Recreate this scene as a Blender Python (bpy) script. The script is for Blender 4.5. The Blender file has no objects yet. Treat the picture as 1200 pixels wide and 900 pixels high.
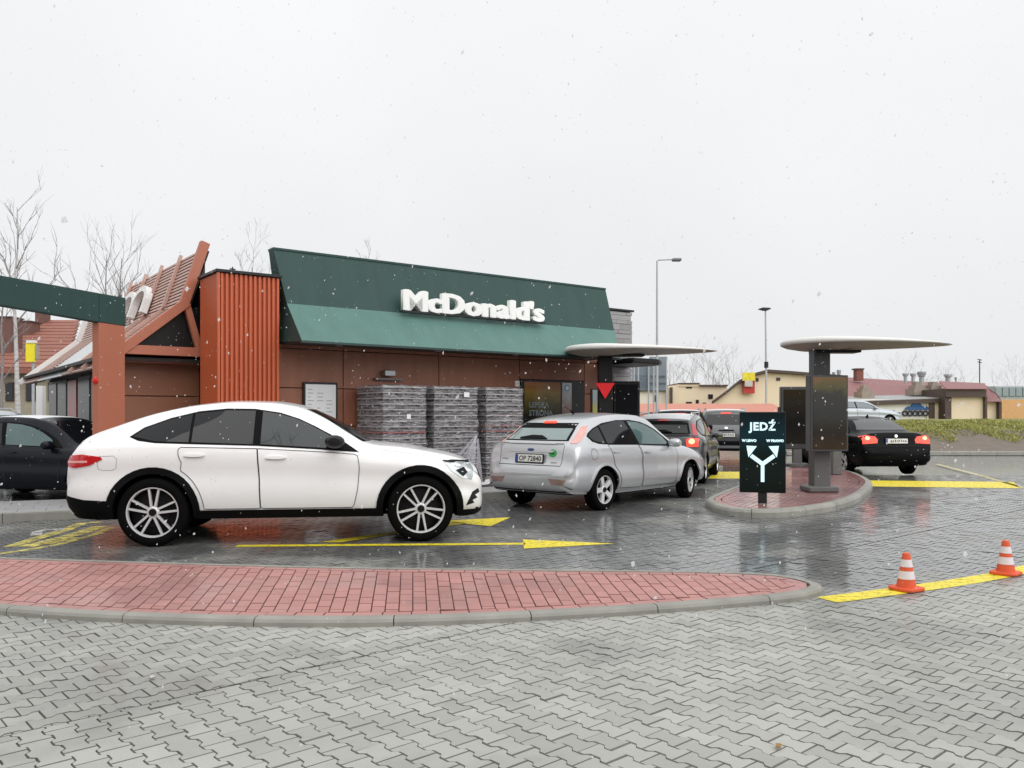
import bpy, bmesh, math, random
import numpy as np
from mathutils import Vector, Matrix, geometry
from mathutils.bvhtree import BVHTree
random.seed(7); rng = np.random.default_rng(7)
R = math.radians
scn = bpy.context.scene
col = scn.collection

# ------------------------------------------------------------------ camera
cam_d = bpy.data.cameras.new('camera'); cam = bpy.data.objects.new('camera', cam_d); col.objects.link(cam)
cam.location = (0, 0, 1.45); cam.rotation_euler = (R(90), 0, 0)
cam_d.sensor_width = 36; cam_d.lens = 36 * 985 / 1200; cam_d.shift_y = 37 / 1200
cam_d.clip_start = .05; cam_d.clip_end = 3000
scn.camera = cam
# ------------------------------------------------------------------ sky (overcast, snowing)
SUN_EL, SUN_AZ = 42, 145           # azimuth: where the sun stands, clockwise from +Y
w = bpy.data.worlds.new('World'); scn.world = w; w.use_nodes = True
nt = w.node_tree; nt.nodes.clear()
out = nt.nodes.new('ShaderNodeOutputWorld'); bg = nt.nodes.new('ShaderNodeBackground')
sky = nt.nodes.new('ShaderNodeTexSky'); sky.sky_type = 'NISHITA'; sky.sun_disc = False
sky.sun_elevation = R(SUN_EL); sky.sun_rotation = R(SUN_AZ); sky.dust_density = 5; sky.air_density = 1
tc = nt.nodes.new('ShaderNodeTexCoord'); sep = nt.nodes.new('ShaderNodeSeparateXYZ')
ramp = nt.nodes.new('ShaderNodeValToRGB')           # cloud deck: a little brighter overhead
ramp.color_ramp.elements[0].position = 0; ramp.color_ramp.elements[0].color = (5.75, 5.83, 5.92, 1)
ramp.color_ramp.elements[1].position = 1; ramp.color_ramp.elements[1].color = (7.5, 7.5, 7.45, 1)
mix = nt.nodes.new('ShaderNodeMixRGB'); mix.inputs[0].default_value = .97
nt.links.new(tc.outputs['Generated'], sep.inputs[0]); nt.links.new(sep.outputs['Z'], ramp.inputs[0])
nt.links.new(sky.outputs[0], mix.inputs[1]); nt.links.new(ramp.outputs[0], mix.inputs[2])
cn = nt.nodes.new('ShaderNodeTexNoise'); cn.inputs['Scale'].default_value = 2.2; cn.inputs['Detail'].default_value = 5; nt.links.new(tc.outputs['Generated'], cn.inputs['Vector'])
cm = nt.nodes.new('ShaderNodeMapRange'); cm.inputs[1].default_value = .3; cm.inputs[2].default_value = .7; cm.inputs[3].default_value = .955; cm.inputs[4].default_value = 1.03; nt.links.new(cn.outputs[0], cm.inputs[0])
cx = nt.nodes.new('ShaderNodeMixRGB'); cx.blend_type = 'MULTIPLY'; cx.inputs[0].default_value = 1; nt.links.new(mix.outputs[0], cx.inputs[1]); nt.links.new(cm.outputs[0], cx.inputs[2])   # faint cloud tone
nt.links.new(cx.outputs[0], bg.inputs[0]); bg.inputs[1].default_value = .1
nt.links.new(bg.outputs[0], out.inputs[0])
# ------------------------------------------------------------------ the veiled sun
sl = bpy.data.lights.new('sun', 'SUN'); sl.energy = 1.5; sl.angle = R(85); sl.color = (1, .99, .975)
so = bpy.data.objects.new('sun', sl); col.objects.link(so)
az, el = R(SUN_AZ), R(SUN_EL)
so.rotation_euler = Vector((math.sin(az) * math.cos(el), math.cos(az) * math.cos(el), math.sin(el))).to_track_quat('Z', 'Y').to_euler()
scn.view_settings.view_transform = 'Standard'; scn.view_settings.look = 'None'
scn.view_settings.exposure = 0.55; scn.view_settings.gamma = 1

# ------------------------------------------------------------------ helpers
F, H, HY = 985., 1.45, 487.        # the survey: focal length, eye height, horizon of the photo
def G(x, y, z=0.):
    d = F * (H - z) / (y - HY); return ((x - 600) / F * d, d)
def P(x, y, d): return ((x - 600) / F * d, d, H + (HY - y) * d / F)

MATS = {}
def M(name, base, rough=.5, metal=0., coat=0., var=.12, vscale=4., bump=0., bscale=60., spec=.5, rvar=0., emis=None, es=0., trans=0., alpha=1., pos=False, stretch=None, island=0.):
    if name in MATS: return MATS[name]
    m = bpy.data.materials.new(name); m.use_nodes = True; t = m.node_tree; b = t.nodes['Principled BSDF']
    b.inputs['Roughness'].default_value = rough; b.inputs['Metallic'].default_value = metal
    b.inputs['Coat Weight'].default_value = coat; b.inputs['Coat Roughness'].default_value = .06
    b.inputs['Specular IOR Level'].default_value = spec; b.inputs['Alpha'].default_value = alpha
    b.inputs['Transmission Weight'].default_value = trans
    c = t.nodes.new('ShaderNodeTexCoord'); co = c.outputs['Object']
    if pos: co = t.nodes.new('ShaderNodeNewGeometry').outputs['Position']
    if stretch:
        mp = t.nodes.new('ShaderNodeMapping'); mp.inputs['Scale'].default_value = stretch; t.links.new(co, mp.inputs[0]); co = mp.outputs[0]
    n = t.nodes.new('ShaderNodeTexNoise'); n.inputs['Scale'].default_value = vscale; n.inputs['Detail'].default_value = 5
    t.links.new(co, n.inputs['Vector'])
    mx = t.nodes.new('ShaderNodeMixRGB'); t.links.new(n.outputs[0], mx.inputs[0])
    mx.inputs[1].default_value = (*[x * (1 - var) for x in base], 1); mx.inputs[2].default_value = (*[min(1, x * (1 + var)) for x in base], 1)
    outc = mx.outputs[0]
    if island:
        ge = t.nodes.new('ShaderNodeNewGeometry'); oi = t.nodes.new('ShaderNodeObjectInfo')
        ad = t.nodes.new('ShaderNodeMath'); ad.operation = 'ADD'; t.links.new(ge.outputs['Random Per Island'], ad.inputs[0]); t.links.new(oi.outputs['Random'], ad.inputs[1])
        fr = t.nodes.new('ShaderNodeMath'); fr.operation = 'FRACT'; t.links.new(ad.outputs[0], fr.inputs[0])
        mr = t.nodes.new('ShaderNodeMapRange'); mr.inputs[3].default_value = 1 - island; mr.inputs[4].default_value = 1 + island; t.links.new(fr.outputs[0], mr.inputs[0])
        hs = t.nodes.new('ShaderNodeHueSaturation'); t.links.new(outc, hs.inputs['Color']); t.links.new(mr.outputs[0], hs.inputs['Value']); outc = hs.outputs[0]
    t.links.new(outc, b.inputs['Base Color'])
    if rvar:
        mr = t.nodes.new('ShaderNodeMapRange'); mr.inputs[3].default_value = max(0.02, rough - rvar); mr.inputs[4].default_value = min(1, rough + rvar)
        n2 = t.nodes.new('ShaderNodeTexNoise'); n2.inputs['Scale'].default_value = vscale * .7; n2.inputs['Detail'].default_value = 4; t.links.new(co, n2.inputs['Vector'])
        t.links.new(n2.outputs[0], mr.inputs[0]); t.links.new(mr.outputs[0], b.inputs['Roughness'])
    if bump:
        nb = t.nodes.new('ShaderNodeTexNoise'); nb.inputs['Scale'].default_value = bscale; nb.inputs['Detail'].default_value = 3; t.links.new(co, nb.inputs['Vector'])
        bp = t.nodes.new('ShaderNodeBump'); bp.inputs['Strength'].default_value = bump; bp.inputs['Distance'].default_value = .01
        t.links.new(nb.outputs[0], bp.inputs['Height']); t.links.new(bp.outputs[0], b.inputs['Normal'])
    if emis: b.inputs['Emission Color'].default_value = (*emis, 1); b.inputs['Emission Strength'].default_value = es
    MATS[name] = m; return m

def tag(o, label=None, cat=None, group=None, kind=None):
    if label: o['label'] = label
    if cat: o['category'] = cat
    if group: o['group'] = group
    if kind: o['kind'] = kind
    return o
def link(name, me, parent=None):
    o = bpy.data.objects.new(name, me); col.objects.link(o)
    if parent: o.parent = parent
    return o
def empty(name, loc=(0, 0, 0), rz=0., sc=1.):
    o = link(name, None); o.location = loc; o.rotation_euler = (0, 0, rz); o.scale = (sc,) * 3; o.empty_display_size = .2; return o
def mesh(name, vs, fs, mat, smooth=False, fm=None):
    me = bpy.data.meshes.new(name); me.from_pydata([tuple(v) for v in vs], [], [tuple(f) for f in fs])
    for m in (mat if isinstance(mat, (list, tuple)) else [mat]): me.materials.append(m)
    if fm is not None: me.polygons.foreach_set('material_index', fm)
    if smooth: me.polygons.foreach_set('use_smooth', [True] * len(me.polygons))
    me.update(); return me
class MB:
    def __init__(s): s.v = []; s.f = []; s.m = []
    def add(s, vs, fs, mi=0):
        o = len(s.v); s.v += [tuple(v) for v in vs]; s.f += [tuple(i + o for i in f) for f in fs]; s.m += [mi] * len(fs); return s
    def box(s, x0, x1, y0, y1, z0, z1, mi=0):
        return s.add([(x0, y0, z0), (x1, y0, z0), (x1, y1, z0), (x0, y1, z0), (x0, y0, z1), (x1, y0, z1), (x1, y1, z1), (x0, y1, z1)],
                     [(0, 3, 2, 1), (4, 5, 6, 7), (0, 1, 5, 4), (1, 2, 6, 5), (2, 3, 7, 6), (3, 0, 4, 7)], mi)
    def bar(s, a, b, wd, ht, up=(0, 0, 1), mi=0):
        a = Vector(a); b = Vector(b); d = (b - a).normalized(); x = d.cross(Vector(up))
        if x.length < 1e-5: x = d.cross(Vector((1, 0, 0)))
        x.normalize(); y = x.cross(d); vs = []
        for p in (a, b):
            for i, j in ((-1, -1), (1, -1), (1, 1), (-1, 1)): vs.append(p + x * i * wd / 2 + y * j * ht / 2)
        return s.add(vs, [(0, 3, 2, 1), (4, 5, 6, 7), (0, 1, 5, 4), (1, 2, 6, 5), (2, 3, 7, 6), (3, 0, 4, 7)][::1], mi)
    def tube(s, pts, rad, n=8, mi=0, cap=True):
        pts = [Vector(p) for p in pts]; rad = rad if hasattr(rad, '__len__') else [rad] * len(pts); vs = []; fs = []; pr = None
        for i, p in enumerate(pts):
            d = (pts[min(i + 1, len(pts) - 1)] - pts[max(i - 1, 0)]).normalized()
            if pr is None: x = d.orthogonal().normalized()
            else: x = (pr - d * pr.dot(d)); x = x.normalized() if x.length > 1e-6 else d.orthogonal().normalized()
            pr = x; y = d.cross(x)
            for k in range(n): a = 2 * math.pi * k / n; vs.append(p + (x * math.cos(a) + y * math.sin(a)) * rad[i])
        for i in range(len(pts) - 1):
            for k in range(n): fs.append((i * n + k, i * n + (k + 1) % n, (i + 1) * n + (k + 1) % n, (i + 1) * n + k))
        if cap: fs += [tuple(range(n))[::-1], tuple((len(pts) - 1) * n + k for k in range(n))]
        return s.add(vs, fs, mi)
    def lathe(s, prof, n=32, axis='z', mi=0, c=(0, 0, 0)):       # prof: (r, h)
        vs = []; fs = []; m = len(prof)
        for k in range(n):
            a = 2 * math.pi * k / n
            for r, h in prof:
                p = (r * math.cos(a), r * math.sin(a), h) if axis == 'z' else (r * math.cos(a), h, r * math.sin(a))
                vs.append((p[0] + c[0], p[1] + c[1], p[2] + c[2]))
        for k in range(n):
            for j in range(m - 1):
                q = (k * m + j, ((k + 1) % n) * m + j, ((k + 1) % n) * m + j + 1, k * m + j + 1)
                fs.append(q if axis == 'z' else q[::-1])
        return s.add(vs, fs, mi)
    def prism(s, poly, h0, h1, fn=None, mi=0):                    # poly in 2D, heights h0..h1; fn maps (a, b, h) to xyz
        fn = fn or (lambda a, b, h: (a, b, h)); n = len(poly)
        vs = [fn(a, b, h0) for a, b in poly] + [fn(a, b, h1) for a, b in poly]
        return s.add(vs, [tuple(range(n))[::-1], tuple(range(n, 2 * n))] + [(i, (i + 1) % n, n + (i + 1) % n, n + i) for i in range(n)], mi)
    def mesh(s, name, mat, smooth=False, bevel=0., seg=1):
        me = mesh(name, s.v, s.f, mat, smooth, s.m)
        bm = bmesh.new(); bm.from_mesh(me)
        bmesh.ops.recalc_face_normals(bm, faces=bm.faces[:])
        if bevel: bmesh.ops.bevel(bm, geom=[e for e in bm.edges if len(e.link_faces) == 2 and e.calc_face_angle(0) > .5], offset=bevel, segments=seg, affect='EDGES', clamp_overlap=True)
        bm.to_mesh(me); bm.free()
        if smooth: me.set_sharp_from_angle(angle=R(38))
        return me
    def build(s, name, mat, parent=None, smooth=False, bevel=0., seg=1): return link(name, s.mesh(name, mat, smooth, bevel, seg), parent)
def box(name, x0, x1, y0, y1, z0, z1, mat, parent=None, bevel=0.): return MB().box(x0, x1, y0, y1, z0, z1).build(name, mat, parent, bevel=bevel)
def text_mesh(s, size, depth, mat, bold=0., align='CENTER', spacing=1., shear=0.):
    cu = bpy.data.curves.new('t', 'FONT'); cu.body = s; cu.size = size; cu.extrude = depth / 2; cu.offset = bold; cu.align_x = align; cu.align_y = 'BOTTOM_BASELINE'; cu.space_character = spacing; cu.shear = shear; cu.resolution_u = 3
    o = bpy.data.objects.new('t', cu); col.objects.link(o); dg = bpy.context.evaluated_depsgraph_get(); dg.update()
    me = bpy.data.meshes.new_from_object(o.evaluated_get(dg)); bpy.data.objects.remove(o); bpy.data.curves.remove(cu)
    me.materials.clear(); me.materials.append(mat); return me
def xf(me, mtx): me.transform(mtx); return me
def smooth_closed(pts, n=8):
    p = np.array(pts, float); N = len(p); o = []
    for i in range(N):
        a, b, c, d = p[i - 1], p[i], p[(i + 1) % N], p[(i + 2) % N]
        for k in range(n):
            t = k / n; o.append(.5 * ((2 * b) + (c - a) * t + (2 * a - 5 * b + 4 * c - d) * t * t + (3 * b - a - 3 * c + d) * t ** 3))
    return np.array(o)
def resample(p, step, closed=True):
    q = np.vstack([p, p[:1]]) if closed else p
    L = np.r_[0, np.cumsum(np.linalg.norm(np.diff(q, axis=0), axis=1))]; n = max(3, int(round(L[-1] / step)))
    s = np.linspace(0, L[-1], n + 1); s = s[:-1] if closed else s
    return np.c_[np.interp(s, L, q[:, 0]), np.interp(s, L, q[:, 1])]
def offset_in(p, d):                                             # p counter-clockwise
    t = np.roll(p, -1, 0) - np.roll(p, 1, 0); t /= np.linalg.norm(t, axis=1)[:, None] + 1e-9
    return p + np.c_[-t[:, 1], t[:, 0]] * d
def ccw(p):
    a = np.sum(p[:, 0] * np.roll(p[:, 1], -1) - p[:, 1] * np.roll(p[:, 0], -1)); return p if a > 0 else p[::-1]
def inside(p, x, y):
    c = False; n = len(p); j = n - 1
    for i in range(n):
        if (p[i][1] > y) != (p[j][1] > y) and x < (p[j][0] - p[i][0]) * (y - p[i][1]) / (p[j][1] - p[i][1]) + p[i][0]: c = not c
        j = i
    return c
# ------------------------------------------------------------------ ground
def wet_mat(name, base, dry_r, wet_r, island, wetfn, var=.16, vscale=9., dark=.75, bump=.25):
    m = M(name, base, dry_r, var=var, vscale=vscale, bump=bump, bscale=140, pos=True, island=island)
    t = m.node_tree; b = t.nodes['Principled BSDF']; g = t.nodes.new('ShaderNodeNewGeometry'); sp = t.nodes.new('ShaderNodeSeparateXYZ'); t.links.new(g.outputs['Position'], sp.inputs[0])
    mr = t.nodes.new('ShaderNodeMapRange'); mr.interpolation_type = 'SMOOTHSTEP'; mr.inputs[1].default_value = wetfn[0]; mr.inputs[2].default_value = wetfn[1]; t.links.new(sp.outputs['Y'], mr.inputs[0])
    n = t.nodes.new('ShaderNodeTexNoise'); n.inputs['Scale'].default_value = .55; n.inputs['Detail'].default_value = 6; n.inputs['Roughness'].default_value = .6; t.links.new(g.outputs['Position'], n.inputs['Vector'])
    m2 = t.nodes.new('ShaderNodeMapRange'); m2.inputs[1].default_value = .38; m2.inputs[2].default_value = .62; m2.inputs[3].default_value = -.45; m2.inputs[4].default_value = .5; t.links.new(n.outputs[0], m2.inputs[0])
    ad = t.nodes.new('ShaderNodeMath'); ad.operation = 'ADD'; ad.use_clamp = True; t.links.new(mr.outputs[0], ad.inputs[0]); t.links.new(m2.outputs[0], ad.inputs[1])
    rr = t.nodes.new('ShaderNodeMapRange'); rr.inputs[3].default_value = dry_r; rr.inputs[4].default_value = wet_r; t.links.new(ad.outputs[0], rr.inputs[0]); t.links.new(rr.outputs[0], b.inputs['Roughness'])
    # wet concrete is darker; the water film is the coat
    src = b.inputs['Base Color'].links[0].from_socket; dk = t.nodes.new('ShaderNodeMixRGB'); dk.blend_type = 'MULTIPLY'; dk.inputs[2].default_value = (dark, dark * 1.02, dark * 1.10, 1); t.links.new(ad.outputs[0], dk.inputs[0]); t.links.new(src, dk.inputs[1]); t.links.new(dk.outputs[0], b.inputs['Base Color'])
    cw = t.nodes.new('ShaderNodeMapRange'); cw.inputs[3].default_value = 0; cw.inputs[4].default_value = .7; t.links.new(ad.outputs[0], cw.inputs[0]); t.links.new(cw.outputs[0], b.inputs['Coat Weight']); b.inputs['Coat Roughness'].default_value = .12
    return m
m_paver = wet_mat('wet_concrete_paver', (.375, .378, .348), .6, .34, .11, (5.9, 8.4), var=.24, vscale=1.1, dark=.30)
m_brick = wet_mat('red_paving_brick', (.43, .20, .18), .5, .3, .08, (5.0, 16.), var=.16, vscale=1.3, dark=.8)
m_joint = M('joint_sand', (.10, .097, .085), .9, pos=True, vscale=20)
m_asph = wet_mat('wet_asphalt', (.12, .12, .12), .5, .2, 0, (3., 12.), dark=.7)
m_kerb = M('kerb_concrete', (.27, .265, .235), .5, var=.34, vscale=5, bump=.25, bscale=120, pos=True, island=.08, rvar=.15)
m_yel = M('yellow_road_paint', (.80, .66, .03), .45, var=.12, vscale=6, pos=True, rvar=.15)
def worn(m, lo=.33, hi=.5, scale=16.):
    t = m.node_tree; b = t.nodes['Principled BSDF']; g_ = t.nodes.new('ShaderNodeNewGeometry'); n_ = t.nodes.new('ShaderNodeTexNoise'); n_.inputs['Scale'].default_value = scale; n_.inputs['Detail'].default_value = 8; n_.inputs['Roughness'].default_value = .7
    t.links.new(g_.outputs['Position'], n_.inputs['Vector']); r_ = t.nodes.new('ShaderNodeMapRange'); r_.inputs[1].default_value = lo; r_.inputs[2].default_value = hi; r_.inputs[3].default_value = .25; t.links.new(n_.outputs[0], r_.inputs[0]); t.links.new(r_.outputs[0], b.inputs['Alpha']); return m
worn(m_yel); m_wht = worn(M('white_road_paint', (.6, .6, .58), .5, pos=True), .42, .62, 9)

ground = tag(link('ground', mesh('ground', [(-900, -60, -.035), (900, -60, -.035), (900, 1500, -.035), (-900, 1500, -.035)], [(0, 1, 2, 3)], m_asph)), kind='structure')
yard = tag(link('paved_yard', mesh('paved_yard', [(-22, -4, -.014), (22, -4, -.014), (22, 20.5, -.014), (-22, 20.5, -.014)], [(0, 1, 2, 3)], m_joint)), kind='structure')

# bone-shaped concrete pavers, two laying directions meeting along a seam
A = np.array([math.cos(R(42)), math.sin(R(42))]); B = np.array([A[1], -A[0]]); S0 = np.array([-1.79, 4.26])
PL, PW, PA = .162, .118, .0115
def bone(inset):
    xs = [-.5, -.33, -.2, .2, .33, .5]; g = [1, 1, -1, -1, 1, 1]
    top = [(x * PL - math.copysign(inset, x), PW / 2 + PA * k - inset) for x, k in zip(xs, g)]
    return top[::-1] + [(x, -y) for x, y in top]
OUT, INN = np.array(bone(.0014)), np.array(bone(.0048))
NB = len(OUT)
tv = np.vstack([np.c_[OUT, np.full(NB, -.0075)], np.c_[INN, np.zeros(NB)]])
tf = [tuple(range(NB, 2 * NB))] + [(i, (i + 1) % NB, NB + (i + 1) % NB, NB + i) for i in range(NB)]
m_pedge = wet_mat('dirty_paver_edge', (.18, .18, .16), .85, .6, 0, (5.9, 8.4), var=.3, vscale=8, dark=.16); [m_pedge.node_tree.links.remove(l) for l in list(m_pedge.node_tree.links) if l.to_socket.name == 'Coat Weight']; m_bedge = M('dirty_brick_edge', (.19, .075, .066), .8, var=.3, vscale=8, pos=True)
tm_i = [0] + [1] * NB
pv_me = mesh('paver', tv, tf, [m_paver, m_pedge], fm=tm_i)
cells = []                                                       # (x, y, angle)
for zone in (0, 1):
    ex, ey = (A, -B) if zone == 0 else (B, A)                    # row direction, across
    for j in range(-230, 230):
        for i in range(-190, 190):
            c = S0 + ex * (i + (.5 if j % 2 else 0)) * PL + ey * (j + (.62 if zone == 0 else .0)) * PW
            if c[1] < 2.5 or c[1] > 20.4 or abs(c[0]) > c[1] * .62 + 4.2: continue
            d = (c - S0) @ (-B)                                   # distance to the seam, left zone positive
            if (zone == 0 and d > -.085) or (zone == 1 and d < .1): cells.append((c[0], c[1], math.atan2(ex[1], ex[0]), d))
def clip(poly, sgn, lim):
    o = []; n = len(poly)
    for i in range(n):
        p, q = poly[i], poly[(i + 1) % n]; dp = sgn * ((p - S0) @ (-B)) - lim; dq = sgn * ((q - S0) @ (-B)) - lim
        if dp >= 0: o.append(p)
        if dp * dq < 0: o.append(p + (q - p) * dp / (dp - dq))
    return o
cells.sort(key=lambda c: c[0] ** 2 + c[1] ** 2)
field_v, field_f = [], []; field_m = []; nv = 0; singles = 0
for (x, y, a, d) in cells:
    ca, sa = math.cos(a), math.sin(a); rot = np.array([[ca, -sa], [sa, ca]]); dz = rng.normal(0, .0013); tx_, ty_ = rng.normal(0, .0065, 2)
    left = abs(math.sin(a - R(42))) < .1
    if abs(d) < .13:                                              # cut stones along the seam
        ro = [q for q in OUT @ rot.T + (x, y)]; ri = [q for q in INN @ rot.T + (x, y)]
        po = clip(ro, 1 if left else -1, .002); pi_ = clip(ri, 1 if left else -1, .006)
        if len(po) < 3 or len(pi_) < 3: continue
        if len(po) != len(pi_): pi_ = [np.mean(po, axis=0) + (q - np.mean(po, axis=0)) * .93 for q in po]
        n = len(po); vs = [(*q, -.0095) for q in po] + [(*q, dz) for q in pi_]
        fs = [tuple(range(n, 2 * n))] + [(i, (i + 1) % n, n + (i + 1) % n, n + i) for i in range(n)]
        field_v += vs; field_f += [tuple(k + nv for k in f) for f in fs]; field_m += [0] + [1] * n; nv += len(vs); continue
    if singles < 300 and y > 2.95 and abs(x) < y * .615:
        o = link('paver', pv_me, yard); o.location = (x, y, dz); o.rotation_euler = (tx_, ty_, a); singles += 1; continue
    w3 = tv.copy(); w3[:, 2] += dz + w3[:, 0] * tx_ + w3[:, 1] * ty_; w3[:, :2] = w3[:, :2] @ rot.T + (x, y)
    field_v += [tuple(q) for q in w3]; field_f += [tuple(k + nv for k in f) for f in tf]; field_m += tm_i; nv += len(w3)
tag(link('paver_field', mesh('paver_field', field_v, field_f, [m_paver, m_pedge], fm=field_m), yard), kind='stuff')

# ---- kerbed islands with red brick paving
def kerb_run(path, width, h, parent, step=1.0, closed=True, rnd=.03, lip=True):
    """stones along an outer bottom line, path on the left side is the inside"""
    p = resample(path, .12, closed); per = max(2, int(round(step / .12))); n = len(p); cnt = n if closed else n - 1
    q = offset_in(p, width) if closed else None
    if not closed:
        t = np.gradient(p, axis=0); t /= np.linalg.norm(t, axis=1)[:, None]; q = p + np.c_[-t[:, 1], t[:, 0]] * width
    i = 0
    while i < cnt:
        e = min(i + per, cnt); idx = [k % n for k in range(i, e + 1)]
        vs = []; m = len(idx)
        for jj, k in enumerate(idx):
            a, b = p[k], q[k]; dn = (b - a) / (np.linalg.norm(b - a) + 1e-9)
            if jj in (0, m - 1):
                nb = p[idx[1]] if jj == 0 else p[idx[-2]]; sh = (nb - a) / (np.linalg.norm(nb - a) + 1e-9) * .004; a = a + sh; b = b + sh
            vs += [(*a, -.02), (*a, h - rnd), (*(a + dn * rnd * .35), h - rnd * .3), (*(a + dn * rnd), h), (*b, h), (*b, -.02)]
        fs = []
        for s in range(m - 1):
            for r in range(5): fs.append((s * 6 + r, (s + 1) * 6 + r, (s + 1) * 6 + r + 1, s * 6 + r + 1))
        fs += [tuple(range(6)), tuple((m - 1) * 6 + r for r in range(6))[::-1]]
        MB().add(vs, fs).build('kerb_stone', m_kerb, parent, smooth=False); i = e
def brick_island(name, outer, h, kw, to_uv, to_xy, brick=(.103, .205)):
    outer = ccw(resample(smooth_closed(outer, 8), .12)); inner = offset_in(outer, kw); n = len(inner)
    isl = tag(link(name, mesh(name, [(*q, h - .022) for q in inner], [tuple(range(n))], m_joint)), kind='structure')
    kerb_run(outer, kw, h, isl, 1.0, rnd=min(.05, h * .5))
    # one course of bricks laid along the kerb
    pieces = []; zt = h - .004
    rim = resample(offset_in(inner, .004), brick[1]); rin = offset_in(rim, brick[0]); k = len(rim)
    for i in range(k): pieces.append([rim[i], rim[(i + 1) % k], rin[(i + 1) % k], rin[i]])
    poly = np.array([to_uv(*q) for q in offset_in(resample(offset_in(inner, .004), .1), brick[0] + .003)])
    def span(u):
        c = []
        for i in range(len(poly)):
            a, b = poly[i - 1], poly[i]
            if (a[0] - u) * (b[0] - u) < 0: c.append(a[1] + (b[1] - a[1]) * (u - a[0]) / (b[0] - a[0]))
        return (min(c), max(c)) if len(c) > 1 else None
    u = poly[:, 0].min() + .01; r = 0
    while u < poly[:, 0].max() - .02:
        s0, s1 = span(u + .002), span(min(u + brick[0], poly[:, 0].max() - .003) - .002)
        if s0 and s1:
            v = math.floor(min(s0[0], s1[0]) / brick[1]) * brick[1] + (brick[1] / 2 if r % 2 else 0) - brick[1]
            while v < max(s0[1], s1[1]):
                cl = lambda vv, s: min(max(vv, s[0]), s[1])
                q = [(u, cl(v, s0)), (u + brick[0], cl(v, s1)), (u + brick[0], cl(v + brick[1], s1)), (u, cl(v + brick[1], s0))]
                if (q[3][1] - q[0][1]) + (q[2][1] - q[1][1]) > .06: pieces.append([np.array(to_xy(*c)) for c in q])
                v += brick[1]
        u += brick[0]; r += 1
    pieces.sort(key=lambda q: np.linalg.norm(np.mean(q, axis=0)))
    fv, ff = [], []; cnt = 0
    for q in pieces:
        q = np.array(q); c = q.mean(0)
        if min(np.linalg.norm(q - c, axis=1)) < .012: continue
        if abs(c[0]) > c[1] * .63 + 3.: continue
        e1 = (q[1] - q[0]) / (np.linalg.norm(q[1] - q[0]) + 1e-9); e2 = (q[3] - q[0]) / (np.linalg.norm(q[3] - q[0]) + 1e-9)
        shr = lambda d: np.array([q[0] + (e1 + e2) * d, q[1] + (e2 - e1) * d, q[2] - (e1 + e2) * d, q[3] + (e1 - e2) * d])
        o, t = shr(.0014), shr(.0050); dz = rng.normal(0, .0012)
        vs = [(*a, zt - .018) for a in o] + [(*a, zt - .006 + dz) for a in o] + [(*a, zt + dz) for a in t]
        fs = [(8, 9, 10, 11)] + [(i, (i + 1) % 4, 4 + (i + 1) % 4, 4 + i) for i in range(4)] + [(4 + i, 4 + (i + 1) % 4, 8 + (i + 1) % 4, 8 + i) for i in range(4)]
        ar = abs(np.cross(q[2] - q[0], q[3] - q[1])) / 2
        if cnt < 300 and ar > .012 and abs(c[0]) < c[1] * .61:
            link('brick', mesh('brick', vs, fs, [m_brick, m_bedge], fm=[0] + [1] * 8), isl); cnt += 1
        else: ff += [tuple(k + len(fv) for k in f) for f in fs]; fv += vs
    tag(link('brick_field', mesh('brick_field', fv, ff, [m_brick, m_bedge], fm=[0 if k % 9 == 0 else 1 for k in range(len(ff))]), isl), kind='stuff')
    return isl
sl_ = lambda u: -.01 - .037 * (2.1 - u)
def uv1(x, y):
    u = x
    for _ in range(12): u = x - sl_(u) * (y - 6.9)
    return (u, y)
xy1 = lambda u, v: (u + sl_(u) * (v - 6.9), v)
front = [(-7.4, 8.6), (-6.6, 7.2), (-5.2, 6.55), (-4.18, 6.24), (-3.0, 5.93), (-1.75, 5.77), (-.59, 5.80), (.61, 6.03), (1.6, 6.32), (2.25, 6.58), (2.56, 6.92), (2.42, 7.32), (1.95, 7.52), (.77, 7.62), (-1.5, 7.76), (-4.13, 8.14), (-5.9, 8.45)]
brick_island('front_traffic_island', front, .058, .095, uv1, xy1)
aR = R(62); cR, sR = math.cos(aR), math.sin(aR)
uv2 = lambda x, y: (x * sR - y * cR, x * cR + y * sR)
xy2 = lambda u, v: (u * sR + v * cR, -u * cR + v * sR)
right = [(3.18, 13.7), (3.03, 12.9), (3.1, 12.25), (3.4, 11.95), (3.85, 11.98), (4.4, 12.33), (5.1, 13.05), (5.85, 14.15), (6.7, 15.75), (7.4, 17.3), (8.05, 19.6), (8.25, 21.3), (8.0, 22.3), (7.4, 22.2), (6.5, 20.6), (5.2, 18.0), (4.0, 15.5)]
brick_island('order_point_island', right, .12, .13, uv2, xy2)

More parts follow.
